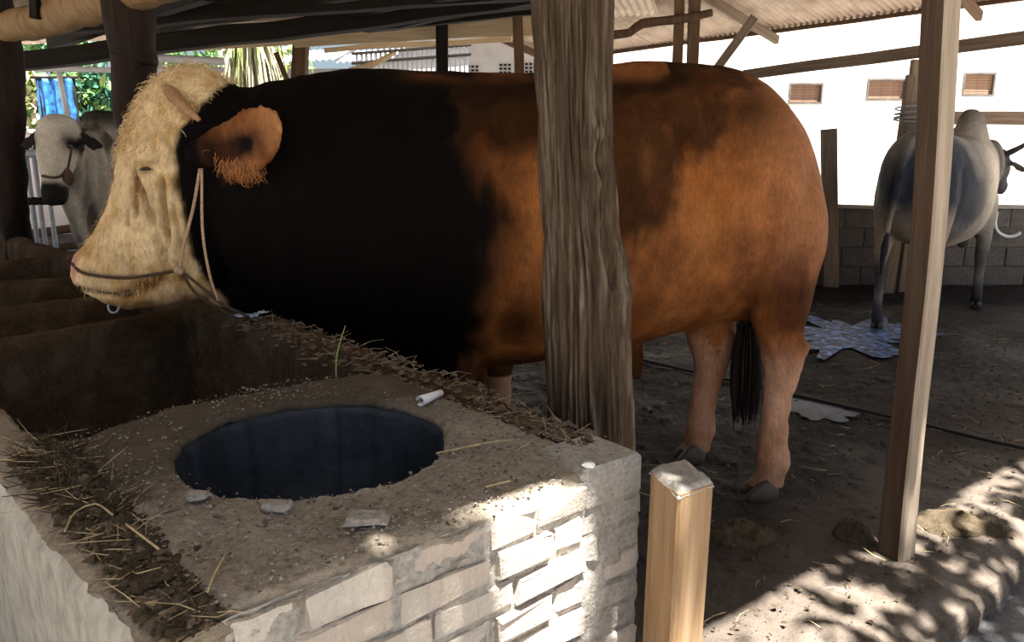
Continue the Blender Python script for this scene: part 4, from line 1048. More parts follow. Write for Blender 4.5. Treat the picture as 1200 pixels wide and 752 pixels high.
    # ear: rust, with the shade of its hollow painted dark
    eax = np.array(ET - EB); eL = np.linalg.norm(eax); eax /= eL; re_ = V - np.array(EB); te = re_ @ eax / eL; off = np.linalg.norm(re_ - (te * eL)[:, None] * eax, axis=1)
    enn = np.cross(eax, np.array([.18, -.25, .95])); dist_n = np.abs(re_ @ (enn / np.linalg.norm(enn)))
    eup = np.cross(enn / np.linalg.norm(enn), eax); eup = eup * np.sign(eup[2])
    ear = sstep(.0, .22, te + .12 * n3) * (te < 1.15) * sstep(.135, .115, off) * (V[:, 1] < 2.72) * sstep(.062, .040, dist_n)
    ec = np.array([.34, .14, .052]) + (np.array([.12, .04, .014]) - np.array([.34, .14, .052])) * w(.3 + n2 + .8 * n3)
    ec = ec + (blk * 2 - ec) * w(np.exp(-((te - .42) / .30) ** 2 - (((re_ @ eup) + .022 + .02 * n3) / .045) ** 2) * (1.25 + .6 * n3) + gauss(V, tuple(EB + (ET - EB) * .12), .05) * .8)
    ec = ec + (np.array([.055, .018, .007]) - ec) * w(sstep(.55, .15, te) * .8); ec = ec + (np.array([.46, .215, .085]) - ec) * w(sstep(.62, .95, te) * .8)
    ec = ec * (.7 + .5 * np.clip(n3 * 1.5 + .4, 0, 1))[:, None]; col = col + (ec - col) * ear[:, None]
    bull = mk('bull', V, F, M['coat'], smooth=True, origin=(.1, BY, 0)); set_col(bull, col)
    tag(bull, 'huge rust and black bull with a cream curly face standing behind the trough', 'bull')
    hoof(bull, (.965, 2.75, .004), math.pi, 1.0, M['hoof']); hoof(bull, (.775, 3.105, .004), math.pi, 1.0, M['hoof'])
    hoof(bull, (-.235, 2.78, .004), math.pi, 1.0, M['hoof']); hoof(bull, (-.085, 3.22, .004), math.pi, 1.0, M['hoof'])
    # drooping horn stub
    v, f = tube([at(194, 101, 2.80), at(205, 113, 2.715), at(219, 128, 2.675), at(234, 141, 2.665)], [.026, .023, .018, .008], 14, .01, .05, 3)
    tag(mk('horn', v, f, M['horn'], bull, True), 'short drooping brown horn stub')
    # eye, nearly closed
    e0 = at(176, 198, HY - .152); sel = np.hypot(V[:, 0] - e0.x, V[:, 2] - e0.z) < .014; e0.y = float(V[sel, 1].min()) - .003
    v, f = loft([(tuple(e0 + Vector((dx, .010 - oy, dz))), (0, .012, 0), (0, 0, h_)) for dx, dz, oy, h_ in ((-.026, -.002, .000, .001), (-.012, .001, .004, .0055), (.006, .002, .005, .0065), (.022, -.002, .001, .001))], 12, 3)
    mk('eye', v, f, M['eye'], bull, True)
    # tail switch
    r = np.random.default_rng(8); V = []; F = []
    for k in range(170):
        a = r.random() * 6.28; rr = .030 * math.sqrt(r.random()); b = np.array([.957 + rr * math.cos(a), BY + .05 + rr * math.sin(a), .64 - .06 * r.random()]); L = r.uniform(.26, .43); sp = r.uniform(.5, 1.9)
        n0 = len(V)
        for i in range(5):
            t = i / 4; w_ = .008 * (1 - t) ** .6 + .0012; bow = math.sin(t * 2.6) * .022
            c = b + np.array([math.cos(a) * (bow * sp) + .012 * t, math.sin(a) * bow * sp, -L * t])
            for q in range(3):
                an = a + q * 2.1; V.append(c + w_ * np.array([math.cos(an), math.sin(an), 0]))
        for i in range(4):
            for q in range(3): F.append((n0 + i * 3 + q, n0 + i * 3 + (q + 1) % 3, n0 + i * 3 + 3 + (q + 1) % 3, n0 + i * 3 + 3 + q))
    tag(mk('tail_switch', V, F, M['hair_d'], bull), 'black brush of the tail')
    return bull
bull = build_bull()
def curls(name, par, m, pick, n, lmin, lmax, rad, seed, curl=.5, down=.3):
    """short locks of hair rooted on the animal's skin"""
    me = par.data; o0 = np.array(par.location)
    r = np.random.default_rng(seed); co = np.empty(len(me.vertices) * 3); me.vertices.foreach_get('co', co); co = co.reshape(-1, 3) + o0
    no = np.empty(len(me.vertices) * 3); me.vertices.foreach_get('normal', no); no = no.reshape(-1, 3)
    ids = np.nonzero(pick(co))[0]; ids = r.choice(ids, min(n, len(ids) * 6)); V = []; F = []
    for i in ids:
        p = co[i] + r.normal(0, .006, 3); nn = no[i]; g = np.array([0, 0, -1.0]); tdir = g - nn * nn.dot(g); tdir += r.normal(0, curl, 3); tdir -= nn * nn.dot(tdir); tdir /= np.linalg.norm(tdir) + 1e-6
        sd = np.cross(nn, tdir); L = r.uniform(lmin, lmax); b = r.normal(0, .6); n0 = len(V)
        p = p - nn * .003
        for k in range(4):
            t = k / 3; c = p + tdir * L * t * .9 + nn * (L * (.42 * math.sin(t * 2.2))) + sd * (b * L * .35 * math.sin(t * 3)); w_ = rad * (1 - .75 * t)
            V += [c + sd * w_, c - sd * w_ * .5 + nn * w_ * .8, c - sd * w_ * .5 - nn * w_ * .8]
        for k in range(3):
            for q in range(3): F.append((n0 + k * 3 + q, n0 + k * 3 + (q + 1) % 3, n0 + k * 3 + 3 + (q + 1) % 3, n0 + k * 3 + 3 + q))
    return tag(mk(name, V, F, m, par), kind='stuff')
def fac(co): 
    bx = np.interp(co[:, 2], CZ[:, 1], CZ[:, 0]) - .012
    return (co[:, 0] < bx) & (co[:, 2] > 1.0) & (co[:, 1] < 3.05)
curls('face_hair', bull, M['hair_c'], lambda c: fac(c) & (c[:, 2] > 1.28), 2600, .018, .042, .0013, 3, .7)
curls('face_hair', bull, M['hair_c'], fac, 900, .010, .022, .0009, 4, .35)
curls('face_hair', bull, M['hair_s'], lambda c: fac(c) | ((c[:, 0] < -1.2) & (c[:, 2] < 1.0) & (c[:, 2] > .80) & (c[:, 0] > -1.55)), 1500, .016, .036, .0009, 6, .25)
curls('face_hair', bull, M['hair_c'], lambda c: (c[:, 0] < -1.2) & (c[:, 2] < 1.0) & (c[:, 2] > .80) & (c[:, 0] > -1.58), 900, .012, .03, .0009, 7, .25)
curls('ear_hair', bull, M['hair_o'], lambda c: (c[:, 0] > -1.01) & (c[:, 0] < -.84) & (c[:, 1] < 2.62) & (c[:, 2] > 1.18) & (c[:, 2] < 1.285), 260, .03, .06, .0012, 5, .3)

# rope halter of the bull
h = empty('rope_halter', (-1.2, 2.7, .9), 'tan rope halter hanging from the bull ear and tied across its muzzle', 'rope')
K = Vector((-1.185, 2.715, .895))
pole('cheek_rope', [(-1.06, 2.66, 1.25), (-1.10, 2.675, 1.12), (-1.15, 2.69, .99), K], .006, M['rope'], h, 8, .05, .02)
pole('hanging_rope', [(-1.05, 2.65, 1.25), (-1.045, 2.60, 1.05), (-1.035, 2.60, .90), (-1.02, 2.62, .80)], .005, M['rope'], h, 8, .05, .02)
pole('nose_rope', [(-1.615, 2.80, .905), (-1.56, 2.755, .88), (-1.47, 2.742, .865), (-1.38, 2.737, .862), (-1.28, 2.73, .875), K], .006, M['rope_dark'], h, 8, .05, .02)
pole('loose_rope', [K, (-1.10, 2.68, .84), (-1.02, 2.66, .78), (-.93, 2.66, .735)], .005, M['rope_dark'], h, 8, .05, .02)
pole('loose_rope', [K, (-1.12, 2.68, .815), (-1.04, 2.68, .76), (-.98, 2.67, .728)], .005, M['rope_dark'], h, 8, .05, .02)
v, f = loft([(K + Vector((-.018, -.004, 0)), (0, .008, 0), (0, 0, .008)), (K + Vector((-.006, -.006, .002)), (0, .015, 0), (0, 0, .016)), (K + Vector((.008, -.006, -.002)), (0, .014, 0), (0, 0, .015)), (K + Vector((.018, -.004, -.004)), (0, .007, 0), (0, 0, .007))], 12, 3)
mk('knot', v, f, M['rope'], h, True)
ringp = [(-1.47 + .02 * math.cos(a), 2.78 + .006 * math.sin(a), .748 + .022 * math.sin(a)) for a in np.linspace(0, 6.283, 15)]
tag(pole('nose_ring', ringp, .004, M['steel'], None, 8, 0, .02), 'small dull metal ring hanging under the lip of the bull', 'ring')

def build_cow(name, lab, loc, heading, sx, sz, coat, head_pose, voxel=.02, horns=(), far_leg=0.0, hump=.13):
    """hump-backed cow; local +x is ahead; heading = world angle of +x"""
    mb = MB()
    body = [(-.90, 1.16, .95, .06), (-.87, 1.26, .80, .15), (-.80, 1.34, .70, .215), (-.66, 1.39, .62, .255), (-.45, 1.385, .58, .275), (-.2, 1.36, .54, .30), (.08, 1.35, .54, .30), (.3, 1.37, .55, .265), (.45, 1.38, .57, .235), (.60, 1.35, .62, .19), (.74, 1.32, .72, .15), (.88, 1.31, .84, .12), (.98, 1.31, .96, .10)]
    mb.add(*loft([ring_x(x * sx, a * sz, b * sz, w, 0) for x, a, b, w in body], 32, 3, 2.2))
    mb.add(*loft([((.34 * sx, 0, 1.18 * sz), (.26 * sx, 0, 0), (0, .19, 0)), ((.36 * sx, 0, 1.33 * sz), (.22 * sx, 0, 0), (0, .15, 0)), ((.38 * sx, 0, 1.43 * sz), (.155 * sx, 0, 0), (0, .11, 0)), ((.37 * sx, 0, (1.43 + hump * .6) * sz), (.115 * sx, 0, 0), (0, .085, 0)), ((.34 * sx, 0, (1.43 + hump) * sz), (.05 * sx, 0, 0), (0, .04, 0))], 20, 3))
    dl = [((1.02, 1.0), (1.06, .88), .035), ((.9, 1.0), (.92, .66), .04), ((.72, .9), (.74, .50), .05), ((.5, .8), (.52, .46), .07)]
    mb.add(*loft([(((a[0] + b[0]) / 2 * sx, 0, (a[1] + b[1]) / 2 * sz), (0, w, 0), ((a[0] - b[0]) / 2, 0, (a[1] - b[1]) / 2 * sz)) for a, b, w in dl], 20, 3))
    hx, hz, dx, dz = head_pose                      # poll, and direction poll -> muzzle
    Dv = np.array([dx, 0, dz]); Dv /= np.linalg.norm(Dv); Nv = np.array([-Dv[2], 0, Dv[0]]); Nv = Nv if Nv[0] > 0 else -Nv
    O = np.array([hx, 0, hz])
    for t0 in (0,):
        rg = [(O + Dv * t + Nv * o, (0, w, 0), tuple(Nv * b)) for t, o, w, b in ((-.05, -.03, .07, .06), (.02, -.02, .115, .105), (.10, -.02, .125, .125), (.20, -.025, .118, .125), (.30, -.02, .092, .105), (.40, -.01, .075, .085), (.47, -.005, .078, .075), (.52, -.01, .070, .06), (.545, -.02, .045, .04))]
        mb.add(*loft(rg, 24, 3, 2.2))
        nk = [((.80 * sx, 0, 1.10 * sz), (0, .13, 0), (0, 0, .22)), ((hx * .45 + .86 * sx * .55, 0, hz * .5 + 1.1 * sz * .5), (0, .125, 0), (0, 0, .19)), (tuple(O + Dv * .12 - Nv * .06), (0, .10, 0), (0, 0, .13))]
        mb.add(*loft(nk, 24, 4))
    for s in (-1, 1):
        er = []
        for t, h_, th_ in ((0, .025, .02), (.25, .05, .016), (.55, .06, .014), (.8, .045, .013), (1, .015, .01)):
            c = O + Dv * (.07 + .05 * t) - Nv * (.03 + .03 * t) + np.array([0, s * (.10 + .17 * t), -.03 * t])
            er.append((c, tuple(Dv * h_), tuple(Nv * th_)))
        mb.add(*loft(er, 14, 3))
    feet = []
    for s in (-1, 1):
        y = s * .17
        xr = -.68 * sx + (far_leg if s > 0 else 0)
        mb.add(*loft(leg_rings([(xr + .02, y * .75, 1.1 * sz, .18, .13), (xr + .02, y * .9, .90 * sz, .16, .12), (xr + .0, y, .74 * sz, .11, .085), (xr - .02, y, .60 * sz, .07, .06), (xr - .045, y, .50 * sz, .058, .046), (xr - .04, y, .42 * sz, .042, .036), (xr - .02, y, .26 * sz, .036, .033), (xr - .005, y, .14 * sz, .042, .04), (xr + .015, y, .05, .05, .048)]), 18, 3))
        feet.append((xr + .02, y))
        xf = .48 * sx
        mb.add(*loft(leg_rings([(xf, y * .8, .9 * sz, .14, .10), (xf, y, .70 * sz, .10, .075), (xf, y, .52 * sz, .062, .055), (xf, y, .40 * sz, .055, .048), (xf, y, .28 * sz, .040, .036), (xf, y, .14 * sz, .044, .042), (xf + .015, y, .05, .05, .048)]), 18, 3))
        feet.append((xf + .02, y))
    tl_, tf = tube([(-.80 * sx, 0, 1.33 * sz), (-.90 * sx, 0, 1.26 * sz), (-.935 * sx, .03, 1.0 * sz), (-.92 * sx, .06, .80 * sz), (-.91 * sx, .08, .60 * sz), (-.90 * sx, .09, .42 * sz)], [.04, .034, .024, .020, .026, .012], 12, .03)
    mb.add(tl_, tf)
    V, F = remesh(mb, voxel, 3); N = vnormals(V, F)
    d = .006 * fbm(V, 7, 3, 3)
    d += sstep(.30 * sx, .55 * sx, V[:, 0]) * sstep(1.35 * sz, 1.1 * sz, V[:, 2]) * (V[:, 2] > .5 * sz) * .012 * fbm(V * [10, 16, .9], 1, 2, 23)
    fold = (np.abs(V[:, 1]) > .03) * sstep(.42 * sx, .62 * sx, V[:, 0]) * sstep(1.05 * sx, .85 * sx, V[:, 0])
    d += fold * .014 * np.sin(V[:, 0] * 52 + V[:, 2] * 6)
    d -= .012 * np.exp(-((V[:, 0] + .55 * sx) / .05) ** 2) * sstep(.6, .9, V[:, 2]) * (V[:, 2] < 1.2)
    Rel = V - O; tt = Rel @ Dv; nn = Rel @ Nv
    onhead = (tt > -.1) & (tt < .6) & (np.abs(V[:, 1]) < .16) & (nn > -.12)
    d -= onhead * (.014 * np.exp(-((tt - .17) ** 2 + (np.abs(V[:, 1]) - .10) ** 2 + (nn - .03) ** 2) / .03 ** 2) + .012 * np.exp(-((tt - .50) ** 2 + (np.abs(V[:, 1]) - .035) ** 2) / .018 ** 2))
    V = V + N * d[:, None]; col = coat(V, tt, nn, onhead)
    o = mk(name, V, F, M['coat_b'], smooth=True, origin=(0, 0, 0)); set_col(o, col)
    o.location = loc; o.rotation_mode = 'XYZ'; o.rotation_euler = (0, 0, heading); tag(o, lab, 'cow')
    R4 = Matrix.Translation(loc) @ Matrix.Rotation(heading, 4, 'Z')
    def child(nm, v, f, m, lb=None):
        c = bpy.data.objects.new(nm, meshdata(nm, v, f, m, True)); C.objects.link(c); c.parent = o
        if lb: c['label'] = lb
    for fx, fy in feet:
        mb2 = MB()
        for sd in (-1, 1):
            rg = [((fx + x * .8, fy + sd * .022, z * .8), (0, a * .75, 0), (0, 0, b * .8)) for x, z, a, b in ((-.045, .035, .012, .020), (-.02, .043, .026, .043), (.02, .04, .027, .04), (.055, .022, .020, .022), (.075, .012, .008, .010))]
            v, f = loft(rg, 10, 2, 2.4); mb2.add(v, f)
        child('hoof', mb2.v, mb2.f, M['hoof'])
    for s in (-1, 1):
        c = O + Dv * .17 + Nv * .035 + np.array([0, s * .108, 0])
        v, f = loft([(c - Dv * .022, tuple(Nv * .003), (0, s * .003, 0)), (c - Dv * .008, tuple(Nv * .016), (0, s * .014, 0)), (c + Dv * .008, tuple(Nv * .016), (0, s * .014, 0)), (c + Dv * .022, tuple(Nv * .003), (0, s * .003, 0))], 12, 3)
        child('eye', v, f, M['eye'])
    for pts, rad in horns:
        v, f = tube([tuple(O + Dv * a + Nv * b + np.array([0, y, 0])) for a, b, y in pts], rad, 12, .02, .04, 2); child('horn', v, f, M['hoof'])
    return o
def coat_right(V, tt, nn, oh):
    n1 = fbm(V, 5, 4, 61); n2 = fbm(V * [1, 1, .5], 12, 3, 62)
    w = lambda a: np.clip(a, 0, 1)[:, None]
    c = np.array([.20, .18, .165]) + (np.array([.10, .09, .085]) - np.array([.20, .18, .165])) * w(.5 + n1 + .4 * n2)
    dk = np.array([.020, .024, .036])
    mid = gauss(V, (-.70, -.24, 1.10), .24, (.8, .5, .7)) + gauss(V, (-1.02, -.06, 1.12), .17, (.5, 1, .6)) + gauss(V, (-.30, -.3, .95), .17, (.9, .5, 1))
    c = c + (dk - c) * w(mid * 1.5 + .6 * n1 * (mid > .12))
    hump = sstep(1.47, 1.56, V[:, 2]); c = c + (np.array([.07, .062, .058]) - c) * (hump * .8)[:, None]
    c = c + (np.array([.60, .53, .43]) - c) * (gauss(V, (.28, -.28, 1.12), .30, (.8, .5, .8)) * .95)[:, None]
    rear = (V[:, 0] < -.72) * sstep(1.0, .75, V[:, 2]); c = c + (np.array([.33, .26, .19]) - c) * (rear * .6 * (V[:, 2] > .45))[:, None]
    lg = sstep(.62, .45, V[:, 2]) * (.8 + .4 * n2); c = c + (np.array([.028, .032, .042]) - c) * w(lg)
    wh = np.exp(-((V[:, 2] - .28) / .07) ** 2) * (.55 + n2); c = c + (np.array([.36, .34, .32]) - c) * w(wh * .8)
    belly = sstep(.72, .62, V[:, 2]) * (V[:, 2] > .54) * (np.abs(V[:, 1]) < .2) * (np.abs(V[:, 0]) < .42); c = c + (np.array([.30, .24, .19]) - c) * w(belly * .6)
    c = c + (dk * 1.5 - c) * w(oh * .7)
    tailm = (V[:, 0] < -1.1) & (V[:, 2] < .75); c = np.where(tailm[:, None], dk, c)
    return c
hd_ = math.atan2(.73, .68)
build_cow('grey_cow', 'grey humped cow with dark flanks seen from behind by the block wall', (3.46, 6.18, 0), hd_, 1.25, 1.06, coat_right, (1.42, 1.30, .75, -.62),
          horns=(([(0, -.02, -.08), (-.05, .0, -.17), (-.10, .04, -.27), (-.13, .10, -.36)], [.032, .026, .018, .005]), ([(0, -.02, .08), (-.05, .0, .17), (-.10, .04, .27), (-.13, .10, .36)], [.032, .026, .018, .005])))
def coat_left(V, tt, nn, oh):
    n1 = fbm(V, 5, 4, 71); n2 = fbm(V * [1, 1, .4], 13, 3, 72); w = lambda a: np.clip(a, 0, 1)[:, None]
    c = np.array([.36, .32, .27]) + (np.array([.22, .19, .16]) - np.array([.36, .32, .27])) * w(.4 + n1 + .5 * n2)
    dk = np.array([.012, .010, .010])
    hump = sstep(1.42, 1.56, V[:, 2]) * (V[:, 0] < .9); c = c + (dk - c) * (hump * .9)[:, None]
    hc = np.array([.56, .52, .45]) + (np.array([.42, .37, .30]) - np.array([.56, .52, .45])) * w(.4 + n1)
    c = np.where((oh & (nn > -.06))[:, None], hc, c)
    mz = oh * sstep(.38, .43, tt + .02 * n2); c = c + (dk - c) * mz[:, None]
    ear = (tt > -.02) & (tt < .22) & (np.abs(V[:, 1]) > .135) & (nn < .06) & (V[:, 0] > .95); c = np.where(ear[:, None], dk * 1.6, c)
    ey = oh * np.exp(-((tt - .15) ** 2 + (np.abs(V[:, 1]) - .125) ** 2) / .05 ** 2); c = c + (dk - c) * w(ey * 1.2)
    fl = fbm(V * [10, 16, .9], 1, 2, 23); c = c * (1 - .75 * np.clip(-fl * 2.2, 0, 1) * (V[:, 0] > .3) * (~oh))[:, None]  # shade between the dewlap folds painted in as dark streaks
    lg = sstep(.6, .4, V[:, 2]); c = c + (np.array([.10, .09, .08]) - c) * (lg * .8)[:, None]
    return c
lc_loc = (-2.99, 6.13, 0)
build_cow('pale_cow', 'pale grey humped cow with black muzzle facing the trough at far left', lc_loc, math.radians(-87), 1.0, 1.10, coat_left, (1.02, 1.50, .30, -.95), hump=.03)

# ------------------------------------------------------------------ beyond the barn
def leaves(name, C_, R_, n, lmin, lmax, m, parent, seed, keep=None, droop=.3, shell=.55, aspect=.42):
    r = np.random.default_rng(seed); V = []; F = []
    k = 0
    while k < n:
        p = r.normal(0, 1, 3); p /= np.linalg.norm(p); p = p * (shell + (1 - shell) * r.random()) ** .7 if shell < 1 else p
        c = np.array(C_) + p * np.array(R_)
        if keep is not None and not keep(c, r): k += .2; continue
        k += 1; L = r.uniform(lmin, lmax); d = r.normal(0, 1, 3); d[2] -= droop; d /= np.linalg.norm(d); s = np.cross(d, r.normal(0, 1, 3)); s /= np.linalg.norm(s); nn = np.cross(s, d)
        w = L * aspect; n0 = len(V)
        V += [c, c + d * L * .5 + s * w * .5 - nn * w * .12, c + d * L, c + d * L * .5 - s * w * .5 - nn * w * .12, c + d * L * .5 + nn * w * .05]
        F += [(n0, n0 + 1, n0 + 4), (n0 + 1, n0 + 2, n0 + 4), (n0 + 2, n0 + 3, n0 + 4), (n0 + 3, n0, n0 + 4)]
    return tag(mk(name, V, F, m, parent), kind='stuff')
def bush(name, lab, Y, px0, px1, py0, py1, n, lf, mats, seed, cat='tree'):
    a, b = at(px0, py1, Y), at(px1, py0, Y); c = Vector(((a.x + b.x) / 2, Y, (a.z + b.z) / 2))
    t = empty(name, (c.x, Y, -.16), lab, cat); rx, rz = (b.x - a.x) / 2, (b.z - a.z) / 2
    for i, (m, fr) in enumerate(mats): leaves('foliage', c, (rx, max(.5, rx * .6), rz), int(n * fr), lf * .6, lf * 1.3, m, t, seed + i, shell=.25)
    for k in range(3):
        pole('stem', [(c.x + (k - 1) * .08, Y, -.18), (c.x + (k - 1) * rx * .2, Y, c.z * .5), (c.x + (k - 1) * rx * .5, Y + .1, c.z)], [.07, .05, .02], M['bark_dark'], t, 8, .05, .3)
    return t
bush('leafy_tree', 'yellowish pale tree beyond the pink wall at the far left', 16.5, 2, 56, 70, 160, 900, .30, [(M['leaf_dry'], .45), (M['leaf_y'], .35), (M['leaf_a'], .2)], 201)
bush('leafy_tree', 'dark blue-green tree right of the blue tarpaulin', 15.5, 66, 150, 78, 160, 1300, .26, [(M['leaf_b'], .6), (M['leaf_a'], .3), (M['leaf_y'], .1)], 211)
bush('leafy_tree', 'green tree showing above the white pipes at the far left', 19, 20, 140, 30, 75, 700, .34, [(M['leaf_a'], .5), (M['leaf_b'], .35), (M['leaf_y'], .15)], 221)
bush('leafy_tree', 'low green tree seen just above the poll of the bull', 15.5, 170, 268, 62, 112, 900, .26, [(M['leaf_a'], .5), (M['leaf_b'], .3), (M['leaf_y'], .2)], 231)
bush('leafy_tree', 'yellow green tree behind the dry hanging palm leaves', 17.8, 232, 362, 42, 130, 1000, .30, [(M['leaf_y'], .6), (M['leaf_a'], .25), (M['leaf_dry'], .15)], 241)
# palm with dry hanging leaves
def palm():
    Y = 12.6; c = at(292, 30, Y); t = empty('dry_palm', (c.x, Y, -.16), 'palm with pale dry leaves hanging down behind the bull neck', 'palm')
    pole('stem', [(c.x, Y + .25, -.18), (c.x + .05, Y + .25, 1.6), (c.x, Y + .2, c.z)], [.10, .09, .08], M['bark_dark'], t, 12, .06, .2)
    r = np.random.default_rng(5)
    for nm, m, n, sp, dr in (('dry_frond', M['leaf_dry'], 190, .62, 1.5), ('green_frond', M['leaf_y'], 70, 1.0, 1.0), ('green_frond', M['leaf_a'], 26, 1.25, .75)):
        V = []; F = []
        for k in range(n):
            a = r.random() * 6.28; L = r.uniform(.7, 1.25) * dr; out = r.uniform(.15, 1) * sp; w = r.uniform(.012, .028); n0 = len(V); sd = np.array([-math.sin(a), math.cos(a), 0])
            for i in range(7):
                t_ = i / 6; p = np.array([c.x, Y, c.z - .05]) + np.array([math.cos(a), math.sin(a), 0]) * out * (1 - (1 - t_) ** 2) + np.array([0, 0, .35 * math.sin(t_ * 2.2) * (sp > .9) - L * t_ ** 1.6]) + sd * r.normal(0, .012)
                ww = w * (1 - .8 * t_ ** 2); V += [p + sd * ww, p - sd * ww, p + np.array([math.cos(a), math.sin(a), 0]) * ww * .6]
            for i in range(6):
                for q in range(3): F.append((n0 + i * 3 + q, n0 + i * 3 + (q + 1) % 3, n0 + i * 3 + 3 + (q + 1) % 3, n0 + i * 3 + 3 + q))
        tag(mk(nm, V, F, m, t), kind='stuff')
palm()
tag(board('leaning_stick', at(420, 302, 9.4), at(323, 62, 9.6), .05, .05, M['wood_brown'], None), 'dark stick leaning in front of the dry palm leaves', 'stick')
# blue tarpaulin hung on a line
gx, gy, gf = grid(np.linspace(0, 1, 24), np.linspace(0, 1, 16)); a, b = at(49, 150, 14.2), at(84, 92, 14.2)
P = np.stack([a.x + (b.x - a.x) * gx, 14.2 + .10 * np.sin(gx * 19) * (.4 + .6 * (1 - gy)), a.z + (b.z - a.z) * gy], 1); P += .03 * np.stack([fbm(P, 4, 2, 1)] * 3, 1)
tp = empty('blue_tarp', ((a.x + b.x) / 2, 14.2, -.16), 'blue tarpaulin hanging on poles behind the pink wall', 'tarp')
o = mk('cloth', P, gf, M['tarp'], tp, True); o.modifiers.new('s', 'SOLIDIFY').thickness = .01
for x in (a.x, b.x): pole('pole', [(x, 14.25, -.18), (x, 14.25, b.z + .05)], [.03, .03], M['wood_dark'], tp, 8, .02, .4)
pole('ridge_pole', [(a.x - .1, 14.22, b.z + .02), (b.x + .1, 14.22, b.z + .02)], [.025, .025], M['wood_dark'], tp, 8, .02, .3)
# low pink wall
pw = empty('wall_left', (0, 0, 0), kind='structure'); mbx = MB(); wbox(-16, -5.4, 12.9, 13.3, -.2, at(60, 157, 12.9).z); mbx.build('wall_face', M['pinkwall'], pw)
board('coping', (-16, 13.08, at(60, 157, 12.9).z + .03), (-5.35, 13.08, at(60, 157, 12.9).z + .03), .50, .06, M['pinkwall'], pw, rough=.006)
# white pipe frame
fr = empty('pipe_frame', (at(70, 80, 9.4).x, 9.4, 0), 'white pipe frame with two rails and a slanting strut at the far left', 'frame')
pole('top_rail', [at(-30, 67, 9.4), at(128, 66, 9.4), at(262, 72, 9.4)], [.045] * 3, M['white_metal'], fr, 12, 0, .3)
pole('lower_rail', [at(-30, 78, 9.4), at(128, 82, 9.4), at(262, 82, 9.4)], [.032] * 3, M['white_metal'], fr, 12, 0, .3)
pole('strut', [at(68, 80, 9.4), at(78, 132, 9.4)], [.03, .03], M['white_metal'], fr, 12, 0, .3)
for px_ in (-24, 186): q_ = at(px_, 70, 9.4); pole('upright', [(q_.x, 9.4, -.05), (q_.x, 9.4, q_.z)], [.035, .035], M['white_metal'], fr, 12, 0, .3)
q_ = at(78, 132, 9.4); pole('upright', [(q_.x, 9.4, -.05), q_], [.03, .03], M['white_metal'], fr, 12, 0, .3)
# barred gate behind the far left post
g_ = empty('barred_gate', (at(25, 280, 8.2).x, 8.2, 0), 'dull steel barred gate behind the dark post at the far left', 'gate')
for py_ in (182, 238): pole('rail', [at(-40, py_, 8.2), at(62, py_ - 3, 8.2)], [.045, .045], M['wood_dark'] if py_ == 238 else M['steel'], g_, 10, .02, .2)
for k, px_ in enumerate((-34, -16, 4, 27, 37, 46, 58)): x = at(px_, 230, 8.2).x; pole('bar', [(x, 8.2, -.03), (x, 8.2, at(px_, 172, 8.2).z)], [.024, .024], M['steel'], g_, 10, 0, .3)
f_ = empty('pole_fence', (at(70, 280, 8.9).x, 8.9, 0), 'low fence of rough brown poles below the head of the pale cow', 'fence')
for a_, b_, r__ in (((20, 276), (112, 264), .05), ((30, 294), (120, 284), .045)): pole('rail', [at(*a_, 8.9), at(*b_, 8.9)], [r__, r__], M['wood_brown'], f_, 10, .06, .2)
for px_ in (24, 112): x = at(px_, 270, 8.9).x; pole('upright', [(x, 8.93, -.05), (x, 8.93, .85)], [.05, .045], M['wood_brown'], f_, 10, .06, .2)
# pale house, picket fence and low tin roof beyond the bull back
hs = empty('pale_house', (at(560, 80, 15.5).x, 15.5, -.16), 'pale cream house wall with small air holes behind the brown posts', 'building')
mbx = MB(); wbox(at(440, 60, 15.5).x, at(760, 60, 15.5).x, 15.5, 15.8, -.2, 4.6); mbx.build('wall_face', M['pale_house'], hs)
mbx = MB(); wbox(at(430, 60, 15.2).x, at(760, 60, 15.2).x, 14.9, 16, 4.55, 4.75); mbx.build('eave', M['wood_brown'], hs)
for cx_, cy_, nx_, ny_ in ((554, 83, 3, 2), (592, 81, 3, 4), (622, 80, 2, 3)):
    for i in range(nx_):
        for j in range(ny_):
            p = at(cx_ - 5 + i * 5, cy_ - 5 + j * 4.5, 15.5); mbx = MB(); wbox(p.x - .028, p.x + .028, 15.485, 15.51, p.z - .02, p.z + .02); mbx.build('air_hole', M['black'], hs)
pf = empty('picket_fence', (at(480, 80, 13.2).x, 13.2, -.16), 'white picket fence with dark rails behind the bull shoulders', 'fence')
for k in range(24):
    px_ = 418 + k * 5.6; a = at(px_, 62 - k * .45, 13.2); board('picket', (a.x, 13.2, -.2), a, .05, .02, M['white_metal'], pf, (0, 1, 0), rough=0)
for d_ in (1, 12): board('rail', at(412, 62 + d_, 13.17), at(552, 51.5 + d_, 13.17), .03, .045, M['wood_dark'], pf, rough=.002)
tr_ = empty('tin_shed', (at(420, 70, 14.2).x, 14.2, -.16), 'low shed with pale tin roof sheets behind the bull withers', 'shed')
zz = at(420, 64, 13.9); ts = sheet_mesh('roof_sheet', 1.0, 1.7, M['tin'], per=.11, amp=.016)
for k in range(2):
    o = bpy.data.objects.new('roof_sheet', ts); a = at(352 + k * 1, 74, 13.9)
    link(o, tr_, Matrix.Translation((a.x - .3 + k * .93, 13.6, zz.z - .16)) @ Matrix.Rotation(math.radians(13), 4, 'X') @ Matrix.Rotation(math.radians(-3), 4, 'Y'))
mbx = MB(); x0 = at(352, 74, 13.9).x; wbox(x0 - .2, x0 + 1.6, 13.8, 15.0, -.2, zz.z - .24); mbx.build('wall_face', M['tin'], tr_)
